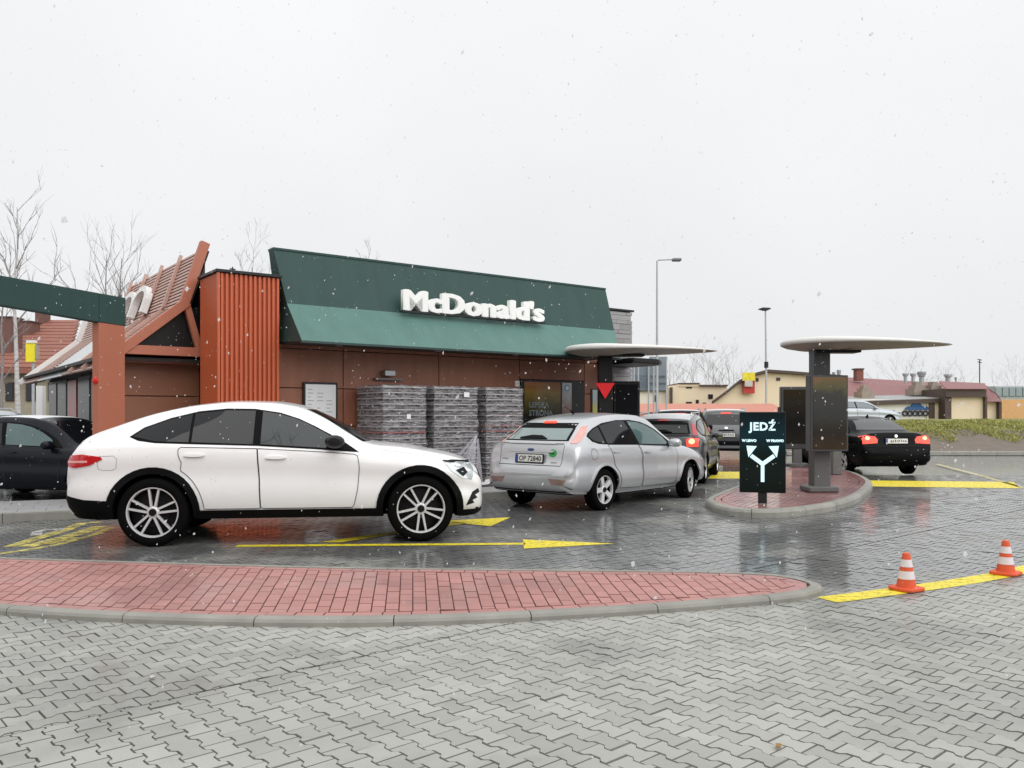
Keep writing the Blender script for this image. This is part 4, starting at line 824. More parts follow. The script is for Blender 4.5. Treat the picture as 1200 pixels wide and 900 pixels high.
# houses at the far left
m_tile = M('red_clay_tiles', (.27, .105, .075), .7, var=.25, vscale=3, pos=True); m_beige = M('beige_brick', (.34, .30, .22), .85, var=.25, vscale=3, pos=True)
hs = tag(empty('tiled_house'), 'beige house with a red tiled roof behind the restaurant at the left', 'house')
a, b, c_, d_ = P(-20, 432, 36), P(78, 432, 36), P(92, 376, 44), P(50, 376, 44); e_ = P(-60, 432, 36)
MB().add([e_, b, c_, d_] + [(p[0], p[1], p[2] - .2) for p in (e_, b, c_, d_)], [(0, 1, 2, 3), (7, 6, 5, 4), (0, 4, 5, 1), (1, 5, 6, 2), (2, 6, 7, 3), (3, 7, 4, 0)]).build('roof', m_tile, hs)
nrm = (Vector(b) - Vector(e_)).cross(Vector(d_) - Vector(e_)).normalized(); nrm = -nrm if nrm.z < 0 else nrm
for k in range(14):
    f = (k + .5) / 14; p = Vector(e_).lerp(Vector(d_), f) + nrm * .03; q2 = Vector(b).lerp(Vector(c_), f) + nrm * .03; MB().bar(p, q2, .5, .06, up=nrm).build('tile_course', m_tile, hs)
pbox('wall', -60, 76, 431, 36.5, 7, m_beige, hs)
for x0, x1 in ((6, 16), (30, 42), (56, 64)): pane(hs, x0, x1, 448, 470, 36.5)
for (x0, x1, y0, y1, d) in ((22, 35, 377, 402, 41), (41, 48, 363, 392, 43), (-6, 13, 372, 420, 38)):
    ck = pbox('chimney', x0, x1, y0, d, .9, M('dark_chimney_brick', (.16, .08, .065), .8, var=.3, vscale=8, pos=True), hs, ybot=y1); pbox('chimney_cap', x0 - .8, x1 + .8, y0 - 1.5, d - .05, 1., m_fas, ck, ybot=y0)
ysg = tag(empty('yellow_sign', P(37, 487, 30)[:2] + (0,)), 'small yellow sign with a white top on a pole at the far left', 'sign')
k_ = 30 / F; zz = lambda y: H + (HY - y) * k_
box('panel', -6 * k_, 4.5 * k_, -.05, .05, zz(424), zz(402), M('yellow_sign_face', (.85, .72, .02), .4), ysg); box('top_panel', -5 * k_, 6 * k_, -.08, .04, zz(402), zz(399), m_white, ysg); box('side_panel', 4.6 * k_, 8 * k_, -.03, .08, zz(421), zz(404), m_beige, ysg); MB().tube([(0, .1, 0), (0, .1, zz(402))], .05, 8).build('pole', m_pole, ysg)
wp_ = tag(empty('white_post', P(48, 487, 24)[:2] + (0,)), 'white post beneath the far eaves of the restaurant', 'post'); box('shaft', -.09, .09, -.09, .09, 0, 2.3, m_white, wp_); box('foot', -.14, .14, -.14, .14, 0, .06, m_white, wp_)

# ------------------------------------------------------------------ bare trees
m_bark = M('grey_bark', (.24, .22, .21), .85, var=.3, vscale=4); m_twig = M('twigs', (.30, .28, .275), .85, var=.2); m_birch = M('birch_bark', (.48, .46, .45), .8, var=.5, vscale=5, stretch=(1, 1, 3))
def tree(x, y, h, spread, seed, label, up=.6, depth=5, bark=None, trunk_r=None, first=.35, z0=0.):
    rnd = random.Random(seed); t = tag(empty('bare_tree', (x, y, z0)), label, 'tree', 'bare winter trees'); trk, crn = MB(), MB()
    r0 = trunk_r or h * .011
    npt = 7; pts = [Vector((0, 0, 0))]
    for k in range(1, npt): pts.append(Vector((rnd.gauss(0, .012) * h * k / npt, rnd.gauss(0, .012) * h * k / npt, h * .9 * k / (npt - 1))))
    trk.tube(pts, [r0 * (1 - .88 * k / (npt - 1)) for k in range(npt)], 8)
    def br(p, d, L, r, lv):
        q = [p]; dd = d.copy(); m = 4
        for k in range(m): dd = (dd + Vector((rnd.gauss(0, .14), rnd.gauss(0, .14), rnd.gauss(.05, .08)))).normalized(); q.append(q[-1] + dd * L / m)
        rm = .0021 * h / 8
        crn.tube(q, [max(rm, r * (1 - .75 * k / m)) for k in range(m + 1)], 5 if lv < 2 else 3, cap=False)
        if lv >= depth: return
        for k in range(rnd.randint(2, 4) if lv < depth - 1 else 3):
            f = rnd.uniform(.3, 1.); i = min(m - 1, int(f * m)); p2 = q[i].lerp(q[i + 1], f * m - i); ax_ = Vector((rnd.gauss(0, 1), rnd.gauss(0, 1), rnd.gauss(0, .4))).normalized()
            d2 = (dd * .9 + ax_ * .62 + Vector((0, 0, .22 * up))).normalized(); br(p2, d2, L * rnd.uniform(.45, .72), r * .55, lv + 1)
    nb = 11
    for k in range(nb):
        f = first + (1 - first) * (k + rnd.random() * .7) / nb; i = min(npt - 2, int(f * (npt - 1))); p = pts[i].lerp(pts[i + 1], f * (npt - 1) - i); a = k * 2.4 + rnd.random()
        d = Vector((math.cos(a), math.sin(a), up + rnd.uniform(-.1, .4))).normalized(); br(p, d, spread * (1.15 - .75 * f) * rnd.uniform(.8, 1.2), r0 * (1 - .8 * f) * .6, 2)
    trk.build('trunk', bark or m_bark, t, smooth=True); crn.build('crown', m_twig, t)
    return t
def tree_px(x, ytop, d, spread, seed, label, **k): p = P(x, ytop, d); return tree(p[0], d, p[2], spread, seed, label, **k)
tree_px(20, 212, 34, 3.0, 1, 'tall slender birch rising above the green beam at the far left', up=1.6, bark=m_birch, first=.5, depth=4)
tree_px(3, 290, 30, 1.6, 14, 'thin bare sapling at the left edge beside the tall birch', up=1.2, first=.4, depth=4)
tree_px(127, 272, 38, 3.4, 2, 'bare tree behind the timber mansard, left of the slatted column', up=1.2, first=.35, depth=4)
tree_px(140, 278, 41, 3.2, 3, 'second bare tree close behind the timber mansard, slightly farther back', up=1.3, first=.35, depth=4)
tree_px(297, 290, 46, 3.6, 4, 'bare tree top showing above the terracotta column', up=.9, first=.4)
tree_px(428, 276, 50, 2.4, 5, 'bare treetop showing above the dark green fascia', up=1.2, first=.4)
tree_px(786, 418, 82, 3.6, 6, 'bare tree behind the flat cream building, next to the grey road signs', up=.8, first=.25)
tree_px(835, 412, 86, 4.2, 7, 'bare tree behind the middle of the flat cream building', up=.8, first=.25)
tree_px(860, 421, 84, 3.6, 8, 'bare tree left of the gabled building', up=.8, first=.25)
tree_px(810, 424, 90, 3.2, 15, 'bare tree farther back between the other trees over the flat building', up=.8, first=.25)
tree_px(1062, 420, 105, 4.5, 9, 'pale bare tree behind the long wine-red roof', up=.7, first=.3)
tree_px(1108, 430, 110, 4.2, 12, 'smaller pale bare tree behind the right part of the wine-red roof', up=.7, first=.3)
tree_px(1190, 434, 112, 4.4, 10, 'bare tree behind the glazed hall at the right edge', up=.8, first=.2)
# trees standing behind the photographer: they show in the windows and paint of the cars
for k, (x, y, h, sp_) in enumerate(((-5.2, -4.5, 12, 5.5), (-.5, -6.5, 13, 6), (5.5, -5.5, 12, 5.5), (11, -7, 12, 6))):
    tree(x, y, h, sp_, 40 + k, ('bare tree behind the photographer, at the left of its row', 'bare tree behind the photographer, second from the left of its row', 'bare tree behind the photographer, third from the left of its row', 'bare tree behind the photographer, at the right of its row')[k], up=.5, first=.2, trunk_r=.22)
rb = tag(empty('added_building', (0, -16, 0)), 'plain brown brick building added for dark reflections, unseen behind the photographer', 'building')  # unseen block, added so car paint and glass mirror something dark
box('wall', -26, 26, -8, 0, 0, 6.5, M('dark_brick', (.16, .10, .075), .85, var=.25, vscale=5), rb); MB().prism([(0.3, 6.5), (-4, 9.2), (-8.3, 6.5)], -26.3, 26.3, lambda a, b, h: (h, a, b)).build('roof', m_tile, rb)
for k in range(15):
    for z in (1.0, 3.9): wn_ = box('window', -24 + k * 3.4, -22.7 + k * 3.4, -.02, .05, z, z + 1.6, m_white, rb); box('pane', -23.92 + k * 3.4, -22.78 + k * 3.4, .05, .06, z + .08, z + 1.52, m_glass, wn_)
# ------------------------------------------------------------------ vehicles
def pchip(xk, yk, x):
    xk = np.array(xk, float); yk = np.array(yk, float); h = np.diff(xk); d = np.diff(yk) / h; m = np.zeros_like(yk)
    m[0], m[-1] = d[0], d[-1]
    for i in range(1, len(xk) - 1):
        if d[i - 1] * d[i] > 0: w1, w2 = 2 * h[i] + h[i - 1], h[i] + 2 * h[i - 1]; m[i] = (w1 + w2) / (w1 / d[i - 1] + w2 / d[i])
    i = np.clip(np.searchsorted(xk, x) - 1, 0, len(h) - 1); t = (x - xk[i]) / h[i]
    return (2 * t ** 3 - 3 * t ** 2 + 1) * yk[i] + (t ** 3 - 2 * t ** 2 + t) * h[i] * m[i] + (-2 * t ** 3 + 3 * t ** 2) * yk[i + 1] + (t ** 3 - t ** 2) * h[i] * m[i + 1]
def crom(p, n):
    p = np.array(p); o = []; N = len(p)
    for i in range(N - 1):
        a, b, c, d = p[max(i - 1, 0)], p[i], p[i + 1], p[min(i + 2, N - 1)]
        for k in range(n): t = k / n; o.append(.5 * (2 * b + (c - a) * t + (2 * a - 5 * b + 4 * c - d) * t * t + (3 * b - a - 3 * c + d) * t ** 3))
    o.append(p[-1]); return np.array(o)
m_tyre = M('tyre_rubber', (.004, .004, .004), .8, spec=.06, var=.3, vscale=20); m_rim = M('alloy_silver', (.72, .73, .74), .3, metal=.4, var=.08); m_rimd = M('dark_rim', (.008, .008, .009), .5, spec=.15)
m_clad = M('black_cladding', (.005, .005, .0055), .6, spec=.08, var=.2); m_seam = M('panel_gap', (.03, .03, .032), .7); m_cglass = M('tinted_car_glass', (.006, .007, .009), .03, var=.3, spec=.45)
m_tealg = M('clear_car_glass', (.07, .12, .12), .03, var=.3, vscale=3, spec=.7); m_chrome = M('chrome_trim', (.7, .7, .7), .15, metal=1.); m_red = M('tail_light_red', (.50, .012, .015), .12, var=.2, vscale=15, coat=.5)
m_redon = M('tail_light_lit', (.62, .03, .02), .15, emis=(1, .10, .05), es=.55); m_hot = M('brake_lamp_hot', (.9, .5, .3), .2, emis=(1, .50, .26), es=.9)
m_lens = M('headlight_lens', (.50, .54, .56), .06, metal=.35, var=.45, vscale=12); m_plate = M('number_plate', (.72, .72, .68), .4, var=.06); m_ink = M('plate_ink', (.02, .02, .025), .5); m_blue = M('plate_blue', (.02, .06, .30), .4)
m_pink = M('pale_tail_lens', (.66, .36, .33), .12, var=.2, vscale=10)
class Car:
    def __init__(s, name, label, cat, loc, rz, table, paint, axles, R_, rim_r, tw, half_track, arch, sc=1., style='five', steer=0., group=None, zdark=.235):
        s.root = tag(empty(name, loc, rz, sc), label, cat, group); T = np.array(table, float); xs = T[:, 0]
        st = [xs[0]]
        for a, b in zip(xs[:-1], xs[1:]):
            k = max(2, int(math.ceil((b - a) / .07))); st += [a + (b - a) * i / k for i in range(1, k + 1)]
        pr = [pchip(xs, T[:, c], np.array(st)) for c in range(1, 9)]
        vs, fs = [], []; rows = []
        for i, x in enumerate(st):
            zb, zt, zl, wl, wm, wb, wt, cr_ = [p[i] for p in pr]; zc = zt - cr_; zl = min(zl, zc - .012); hh = zl - zb
            c = crom([(0, zb), (wl * .55, zb), (wl * .94, zb + .012), (wl, zb + .05), (wl + (wm - wl) * .72, zb + .20 * hh), (wm, zb + .40 * hh), (wm * .981, zb + .61 * hh), (wm * .997, zb + .79 * hh), (wb + (wm - wb) * .55, zl - .05 * hh - .012), (wb, zl), (wb + (wt - wb) * .5 + .012, zl + (zc - zl) * .52), (wt + .008, zc - .004), (wt * .86, zc + cr_ * .58), (wt * .45, zt - cr_ * .10), (0, zt)], 3)
            row = []
            for (y, z) in c: row.append(len(vs)); vs.append((x, -y, z))
            for (y, z) in c[-2:0:-1]: row.append(len(vs)); vs.append((x, y, z))
            rows.append(row)
        n = len(rows[0])
        for a, b in zip(rows[:-1], rows[1:]):
            for k in range(n): fs.append((a[k], b[k], b[(k + 1) % n], a[(k + 1) % n]))
        fs += [tuple(rows[0]), tuple(rows[-1][::-1])]
        me = mesh('body', vs, fs, [paint, m_clad], True)
        bm = bmesh.new(); bm.from_mesh(me); bmesh.ops.recalc_face_normals(bm, faces=bm.faces[:]); bm.to_mesh(me)
        s.bvh = BVHTree.FromBMesh(bm); bm.free(); s.paint = paint
        cut = MB()
        for ax in axles:
            for sg in (-1, 1):
                y0, y1 = sg * .50, sg * 1.4; cut.lathe([(0, min(y0, y1)), (arch, min(y0, y1)), (arch, max(y0, y1)), (0, max(y0, y1))], 40, 'y', c=(ax, 0, R_))
        cme = cut.mesh('cut', m_clad); bm = bmesh.new(); bm.from_mesh(cme); bmesh.ops.remove_doubles(bm, verts=bm.verts[:], dist=1e-5); bmesh.ops.recalc_face_normals(bm, faces=bm.faces[:]); bm.to_mesh(cme); bm.free()
        bo = link('body', me); co = link('cut', cme); md = bo.modifiers.new('b', 'BOOLEAN'); md.operation = 'DIFFERENCE'; md.object = co; md.solver = 'EXACT'
        dg = bpy.context.evaluated_depsgraph_get(); dg.update(); m2 = bpy.data.meshes.new_from_object(bo.evaluated_get(dg)); bpy.data.objects.remove(co); bo.modifiers.clear(); bo.data = m2; bo.parent = s.root; m2.name = 'body'
        mi = []
        for p in m2.polygons:
            c = p.center; dark = (p.normal.z < -.8 and c.z < .42) or c.z < zdark
            for ax in axles:
                if math.hypot(c.x - ax, c.z - R_) < arch + .003 and abs(c.y) > .49: 
                    rad = Vector((c.x - ax, 0, c.z - R_)); 
                    if rad.length > 1e-4 and abs(p.normal.dot(rad.normalized())) > .8 or abs(abs(c.y) - .5) < .02: dark = True
            mi.append(1 if dark else 0)
        m2.polygons.foreach_set('material_index', mi); m2.polygons.foreach_set('use_smooth', [True] * len(mi)); m2.set_sharp_from_angle(angle=R(42)); s.body = bo
        s.wheels(axles, R_, rim_r, tw, half_track, style, steer)
    def wheels(s, axles, R_, rr, tw, ht, style, steer):
        w2 = tw / 2
        hub = MB().lathe([(0, -w2 + .075), (rr * .62, -w2 + .075), (rr * .62, -w2 + .095), (rr * .94, -w2 + .11), (rr * .94, w2), (0, w2)], 28, 'y', 0).lathe([(0, -w2 + .0), (.036, -w2 + .0), (.04, -w2 + .012), (.04, -w2 + .08)], 20, 'y', 0).mesh('wheel', m_rimd, True)
        ty = MB().lathe([(rr - .01, -w2 + .012), (rr + .012, -w2), (rr + (R_ - rr) * .45, -w2 - .006), (R_ - .028, -w2 + .004), (R_ - .006, -w2 + .022), (R_, -w2 + .045), (R_, w2 - .045), (R_ - .006, w2 - .022), (R_ - .03, w2 - .003), (rr - .01, w2 - .01)], 44, 'y').mesh('tyre', m_tyre, True)
        rm = MB().lathe([(rr * .945, -w2 + .05), (rr * .95, -w2 + .018), (rr * .972, -w2 + .006), (rr + .004, -w2 + .004), (rr + .006, -w2 + .016)], 44, 'y')
        y0, y1 = -w2 + .012, -w2 + .05
        def sp(a0, a1, r0, r1, w0, w1):
            p0 = Vector((math.cos(a0) * r0, math.sin(a0) * r0)); p1 = Vector((math.cos(a1) * r1, math.sin(a1) * r1)); d = (p1 - p0).normalized(); n_ = Vector((-d.y, d.x))
            rm.prism([tuple(p0 - n_ * w0), tuple(p1 - n_ * w1), tuple(p1 + n_ * w1), tuple(p0 + n_ * w0)], y0, y1, lambda a, b, h: (a, h + (.012 if a * a + b * b < (rr * .5) ** 2 else 0), b))
        for k in range(5):
            a = 2 * math.pi * k / 5 + .3
            if style == 'double':
                for sg in (-1, 1): sp(a + sg * .40, a + sg * .20, .045, rr * .95, .0125, .0105)
            else: sp(a, a, .03, rr * .95, .026 + rr * .03, .030 + rr * .05)
        rm.lathe([(0, y0 + .004), (.05, y0 + .006), (.066, y0 + .02), (.066, y1)], 20, 'y')
        rmm = rm.mesh('rim', m_rim, True)
        star = None
        for ax in axles:
            for sg in (-1, 1):
                o = link('wheel', hub, s.root); o.location = (ax, sg * ht, R_); o.rotation_euler = (0, random.uniform(0, 1), 0)
                if sg > 0: o.rotation_euler = (0, -o.rotation_euler[1], math.pi)
                if steer and ax == max(axles): o.rotation_euler[2] += steer
                link('tyre', ty, o); r_ = link('rim', rmm, o)
                if style == 'double':
                    cp = MB().lathe([(.026, y0 - .004), (.032, y0 - .004), (.032, y0 + .004), (.026, y0 + .004), (.026, y0 - .004)], 20, 'y')
                    for k in range(3): an = math.pi / 2 + 2 * math.pi * k / 3; cp.bar((0, y0 - .002, 0), (math.cos(an) * .029, y0 - .002, math.sin(an) * .029), .007, .005, up=(0, 1, 0))
                    link('hub_emblem', cp.mesh('hub_emblem', m_chrome), o)
    AX = {'R': (lambda a, b: ((a, -4, b), (0, 1, 0))), 'L': (lambda a, b: ((a, 4, b), (0, -1, 0))), 'B': (lambda a, b: ((-7, a, b), (1, 0, 0))), 'F': (lambda a, b: ((7, a, b), (-1, 0, 0))), 'T': (lambda a, b: ((a, b, 5), (0, 0, -1)))}
    def hit(s, ax, a, b):
        o, d = Car.AX[ax](a, b); loc, nr, i, ds = s.bvh.ray_cast(Vector(o), Vector(d))
        if loc is None: 
            q = {'R': (a, -1, b), 'L': (a, 1, b), 'B': (-2.5, a, b), 'F': (2.5, a, b), 'T': (a, b, 1.5)}[ax]; loc, nr, i, ds = s.bvh.find_nearest(Vector(q))
        if nr.dot(Vector(d)) > 0: nr = -nr
        return loc, nr
    def decal(s, name, poly, ax, off, mat, parent=None, res=.06, depth=.012):
        p = [Vector(q) for q in poly]; bd = []
        for i in range(len(p)):
            a, b = p[i], p[(i + 1) % len(p)]; k = max(1, int(math.ceil((b - a).length / res))); bd += [a.lerp(b, j / k) for j in range(k)]
        n = len(bd); xs = [q.x for q in bd]; ys = [q.y for q in bd]; ins = []; pl = [(q.x, q.y) for q in bd]
        x = min(xs) + res / 2
        while x < max(xs):
            y = min(ys) + res / 2
            while y < max(ys):
                if inside(pl, x, y) and min((q - Vector((x, y))).length for q in bd) > res * .45: ins.append(Vector((x, y)))
                y += res
            x += res
        v2, e2, f2, *_ = geometry.delaunay_2d_cdt(bd + ins, [(i, (i + 1) % n) for i in range(n)], [list(range(n))], 1, 1e-5)
        top = []; low = []
        for q in v2: l, nr = s.hit(ax, q.x, q.y); top.append(l + nr * off); low.append(l - nr * depth)
        ec = {}
        for f in f2:
            for i in range(len(f)): a, b = f[i], f[(i + 1) % len(f)]; ec.setdefault((min(a, b), max(a, b)), []).append((a, b))
        N = len(top); fs = [tuple(f) for f in f2]
        for k, l in ec.items():
            if len(l) == 1: a, b = l[0]; fs.append((b, a, a + N, b + N))
        me = mesh(name, top + low, fs, mat, True)
        # face outward
        d = Vector(Car.AX[ax](0, 0)[1]); sm = sum((pl_.normal.dot(d) * pl_.area for pl_ in list(me.polygons)[:len(f2)]), 0.)
        if sm > 0: me.flip_normals()
        me.set_sharp_from_angle(angle=R(40)); return link(name, me, parent or s.root)
    def strip(s, name, pts, ax, wd, off, mat, parent=None):
        p = resample(np.array(pts, float), .05, False); t = np.gradient(p, axis=0); t /= np.linalg.norm(t, axis=1)[:, None] + 1e-9; nn = np.c_[-t[:, 1], t[:, 0]] * wd / 2
        vs = []; fs = []
        for a, k in zip(p, nn):
            for q in (a - k, a + k): l, nr = s.hit(ax, *q); vs.append(l + nr * off)
        for i in range(len(p) - 1): fs.append((2 * i, 2 * i + 1, 2 * i + 3, 2 * i + 2))
        return link(name, mesh(name, vs, fs, mat, True), parent or s.root)
    def both(s, name, poly, off, mat, **k):
        r = [s.decal(name, poly, 'R', off, mat, **k)]; r.append(s.decal(name, poly, 'L', off, mat, **k)); return r
    def rear(s, name, poly, off, mat, mirror=True, **k):
        r = [s.decal(name, poly, 'B', off, mat, **k)]
        if mirror: r.append(s.decal(name, [(-a, b) for a, b in poly][::-1], 'B', off, mat, **k))
        return r
    def doors(s, polys, hz):
        for ax in 'RL':
            for q, h in zip(polys, hz):
                c = Vector((sum(a for a, b in q) / len(q), sum(b for a, b in q) / len(q)))
                big = [(a + .007 * (1 if a > c.x else -1), b + .006 * (1 if b > c.y else -1)) for a, b in q]
                d = s.decal('door', q, ax, .0035, s.paint); s.strip('door_gap', list(q) + [q[0]], ax, .0075, .0058, m_seam, d)
                if h:
                    hx, hz_ = h; e = [(hx + .11 * math.cos(t) * (1 if abs(math.cos(t)) > .0 else 1), hz_ + .016 * math.sin(t)) for t in np.linspace(0, 2 * math.pi, 14)[:-1]]; s.decal('handle', e, ax, .03, s.paint if ax else m_chrome, d, res=.03)
    def mirrors(s, x, z, y, mat, sz=(.17, .20, .13)):
        for sg in (-1, 1):
            m = MB().lathe([(0, -.5), (.3, -.48), (.46, -.3), (.5, 0), (.47, .3), (.36, .46), (0, .5)], 14, 'y').mesh('mirror', mat, True); m.transform(Matrix.Translation((x, sg * (y + sz[1] * .45), z)) @ Matrix.Diagonal((sz[0], sz[1], sz[2], 1)))
            o = link('mirror', m, s.root); MB().bar((x, sg * (y - .06), z - .03), (x, sg * (y + .05), z - .02), .06, .05).build('stalk', m_clad, o)
    def plate(s, text, y, z, x, blue=True, tilt=8):
        pl = MB().box(-.012, .0, -.26, .26, -.057, .057).build('number_plate', m_plate, s.root, bevel=.003); pl.location = (x, y, z); pl.rotation_euler = (0, R(tilt), 0)
        if blue: box('country_band', -.0135, -.0121, .215, .257, -.052, .052, m_blue, pl)
        fr = MB().box(-.010, .004, -.275, .275, -.07, .07).build('plate_frame', m_clad, pl)
        if text is None:                                        # too far to read: only blurred strokes
            q = random.Random(int(abs(x * 1000) + z * 100)); mk = MB(); yy = -.225
            while yy < .17: ww = q.uniform(.02, .045); mk.box(-.0135, -.0121, yy, yy + ww, -.034 + q.uniform(0, .02), .036 - q.uniform(0, .02)); yy += ww + q.uniform(.012, .03)
            tag(mk.build('lettering', M('plate_smudge', (.12, .12, .12), .5), pl), kind='stuff')
        if text: 
            me = text_mesh(text, .092, .002, m_ink, bold=.0015, spacing=1.02); xs = [v.co.x for v in me.vertices]; k = .43 / (max(xs) - min(xs)); me.transform(Matrix.Diagonal((k, 1.15, 1, 1)))
            me.transform(Matrix.Translation((-.0135, -.02, -.038)) @ Matrix(((0, 0, -1, 0), (-1, 0, 0, 0), (0, 1, 0, 0), (0, 0, 0, 1)))); link('lettering', me, pl)
        return pl
    def ring(s, axles, R_, r0, r1, mat, off, a0=-8, a1=188, nm='arch_trim'):
        for ax_ in axles:
            aa = np.radians(np.linspace(a0, a1, 22)); q = [(ax_ + r1 * math.cos(t), R_ + r1 * math.sin(t)) for t in aa] + [(ax_ + r0 * math.cos(t), R_ + r0 * math.sin(t)) for t in aa[::-1]]
            for sd in 'RL': s.decal(nm, q, sd, off, mat, res=.05)
def paintm(name, c, metal=0., rough=.3, coat=.8): return M(name, c, rough, metal=metal, coat=coat, var=.03)
p_white = paintm('white_car_paint', (.86, .86, .86)); p_silver = paintm('silver_car_paint', (.55, .565, .585), .55, .34); p_black = M('black_car_paint', (.003, .0033, .004), .28, spec=.09, var=.03); p_grey = paintm('dark_grey_car_paint', (.075, .078, .085), .4, .35); p_navy = M('dark_blue_car_paint', (.005, .006, .011), .28, coat=.1, spec=.2, var=.03); p_bsil = paintm('pale_blue_silver_paint', (.40, .44, .48), .4, .36)
dust = M('thin_wet_snow', (.75, .77, .80), .5, var=.08)
# --- white coupe SUV
tb = [(-2.38, .42, .84, .78, .66, .74, .70, .54, .04), (-2.34, .35, 1.0, .92, .74, .82, .78, .62, .05), (-2.25, .30, 1.17, 1.05, .80, .88, .83, .68, .05), (-2.14, .29, 1.235, 1.08, .84, .92, .87, .68, .05),
      (-1.95, .28, 1.31, 1.10, .86, .94, .89, .65, .05), (-1.5, .27, 1.465, 1.12, .87, .945, .90, .62, .055), (-1.0, .27, 1.565, 1.115, .87, .945, .905, .63, .06), (-.6, .27, 1.597, 1.10, .87, .945, .905, .645, .06), (-.25, .27, 1.59, 1.09, .87, .945, .905, .65, .06), (.05, .27, 1.545, 1.08, .87, .945, .905, .655, .065), (.3, .27, 1.445, 1.06, .87, .945, .905, .67, .07),
      (.6, .27, 1.275, 1.04, .87, .945, .90, .70, .08), (.88, .27, 1.115, 1.01, .87, .945, .89, .76, .06), (1.2, .27, 1.08, .99, .87, .945, .88, .72, .06), (1.6, .26, 1.01, .93, .86, .94, .86, .68, .06), (1.88, .26, .945, .86, .82, .92, .83, .62, .07), (2.03, .27, .88, .78, .76, .86, .78, .55, .07), (2.11, .28, .82, .72, .68, .78, .72, .48, .07), (2.15, .31, .74, .66, .60, .69, .64, .42, .05), (2.17, .37, .64, .58, .5, .58, .53, .35, .03)]
hd = math.atan2(.38, 2.92); gsc = 1.022; wb2 = 2.873 / 2
rx, ry = (-3.97 - 1.05) / 2, (9.27 + 9.65) / 2; lx, ly = -math.sin(hd), math.cos(hd)
car = Car('parked_car', 'white coupe SUV with black wheel arches on the drive-through lane', 'car', (rx + lx * .93 * gsc, ry + ly * .93 * gsc, 0), hd, tb, p_white, (-wb2, wb2), .372, .268, .24, .82, .425, gsc, 'double', R(5), 'cars in the drive-through queue', .36)
dlo = [(-1.70, 1.185), (-1.60, 1.145), (-1.42, 1.12), (-1.2, 1.112), (-.34, 1.085), (.3, 1.045), (.76, 1.01), (.60, 1.115), (.42, 1.215), (.25, 1.305), (.08, 1.385), (-.12, 1.45), (-.4, 1.492), (-.7, 1.495), (-1.0, 1.465), (-1.3, 1.39), (-1.57, 1.285)]
car.both('window_frame', dlo, .005, m_clad, res=.04)
car.both('rear_window_pane', [(-1.66, 1.185), (-1.42, 1.135), (-1.07, 1.125), (-1.07, 1.43), (-1.3, 1.37), (-1.55, 1.275)], .009, m_cglass)
car.both('rear_door_pane', [(-1.04, 1.125), (-.39, 1.10), (-.39, 1.47), (-.7, 1.473), (-1.04, 1.437)], .009, m_cglass)
fp = car.both('front_door_pane', [(-.31, 1.10), (.3, 1.062), (.56, 1.042), (.50, 1.145), (.36, 1.23), (.2, 1.315), (.04, 1.385), (-.14, 1.435), (-.31, 1.465)], .009, m_tealg)
for o in fp: o.data.materials[0] = M('front_side_glass', (.014, .02, .022), .03, var=.4, vscale=3, spec=.5)
car.decal('windscreen', [(-.66, 1.12), (.66, 1.12), (.60, 1.3), (.52, 1.49), (-.52, 1.49), (-.60, 1.3)], 'F', .003, m_cglass); car.decal('rear_screen', [(-.46, 1.30), (.46, 1.30), (.42, 1.46), (-.42, 1.46)], 'B', .003, m_cglass)
aw_ = lambda cx, r, a: (cx + r * math.cos(R(a)), .372 + r * math.sin(R(a)))
car.doors([[(-.337, 1.055), (.3, 1.02), (.74, .985), (.765, .85), (.745, .6), (.70, .40), (-.302, .40), (-.312, .7)], [(-.344, 1.055), (-1.17, 1.075), (-1.17, .985), (-1.13, .90)] + [aw_(-wb2, .535, a) for a in (58, 50, 42, 33, 24, 15, 8, 3)] + [(-.309, .40), (-.319, .7)]], [(-.14, .955), (-1.0, .985)])
car.ring((-wb2, wb2), .372, .418, .490, m_clad, .012)
car.both('sill_cladding', [(-1.0, .27), (1.0, .27), (.97, .385), (-.97, .385)], .014, m_clad)
car.both('rear_bumper_cladding', [(-2.375, .44), (-2.34, .33), (-1.86, .275), (-1.90, .50), (-2.15, .515), (-2.375, .56)], .010, m_clad); car.both('front_lip', [(1.88, .265), (2.12, .29), (2.15, .35), (1.91, .325)], .012, m_clad)
tl = car.both('tail_light', [(-2.36, .865), (-2.31, .985), (-2.16, 1.0), (-1.965, .975), (-1.945, .95), (-2.08, .885), (-2.22, .86)], .012, m_red)
for sd, o in zip('RL', tl): car.strip('light_bar', [(-2.33, .918), (-2.10, .925)], sd, .022, .0145, M('tail_bar', (.75, .35, .34), .2), o)
hl = car.both('headlight', [(1.70, .895), (1.86, .885), (2.02, .865), (2.06, .80), (2.02, .69), (1.90, .72), (1.79, .79)], .008, m_lens)
for sd, o in zip('RL', hl): car.decal('headlight_brow', [(1.69, .905), (1.86, .897), (2.03, .877), (2.02, .862), (1.86, .878), (1.72, .89)], sd, .012, m_clad, o); car.decal('reflector', [(1.84, .80), (1.93, .83), (1.97, .77), (1.92, .73)], sd, .011, m_rimd, o)
for ax_ in 'RL': car.decal('side_intake', [(1.955, .40), (2.03, .55), (2.10, .585), (2.115, .54), (2.06, .515), (2.09, .48), (2.03, .46), (2.05, .425)], ax_, .006, m_black)
car.decal('grille', [(-.42, .52), (.42, .52), (.46, .72), (.40, .78), (-.40, .78), (-.46, .72)], 'F', .008, m_black)
for ax_ in 'RL': car.strip('fuel_flap_gap', [(-1.98, .98), (-1.83, .985), (-1.80, .96), (-1.81, .85), (-1.84, .83), (-1.98, .83), (-2.0, .86), (-2.0, .96), (-1.98, .98)], ax_, .006, .002, M('faint_gap', (.35, .35, .35), .6))
car.mirrors(.50, 1.13, .90, m_black, (.22, .22, .15))
car.plate('', 0, .72, -2.40)

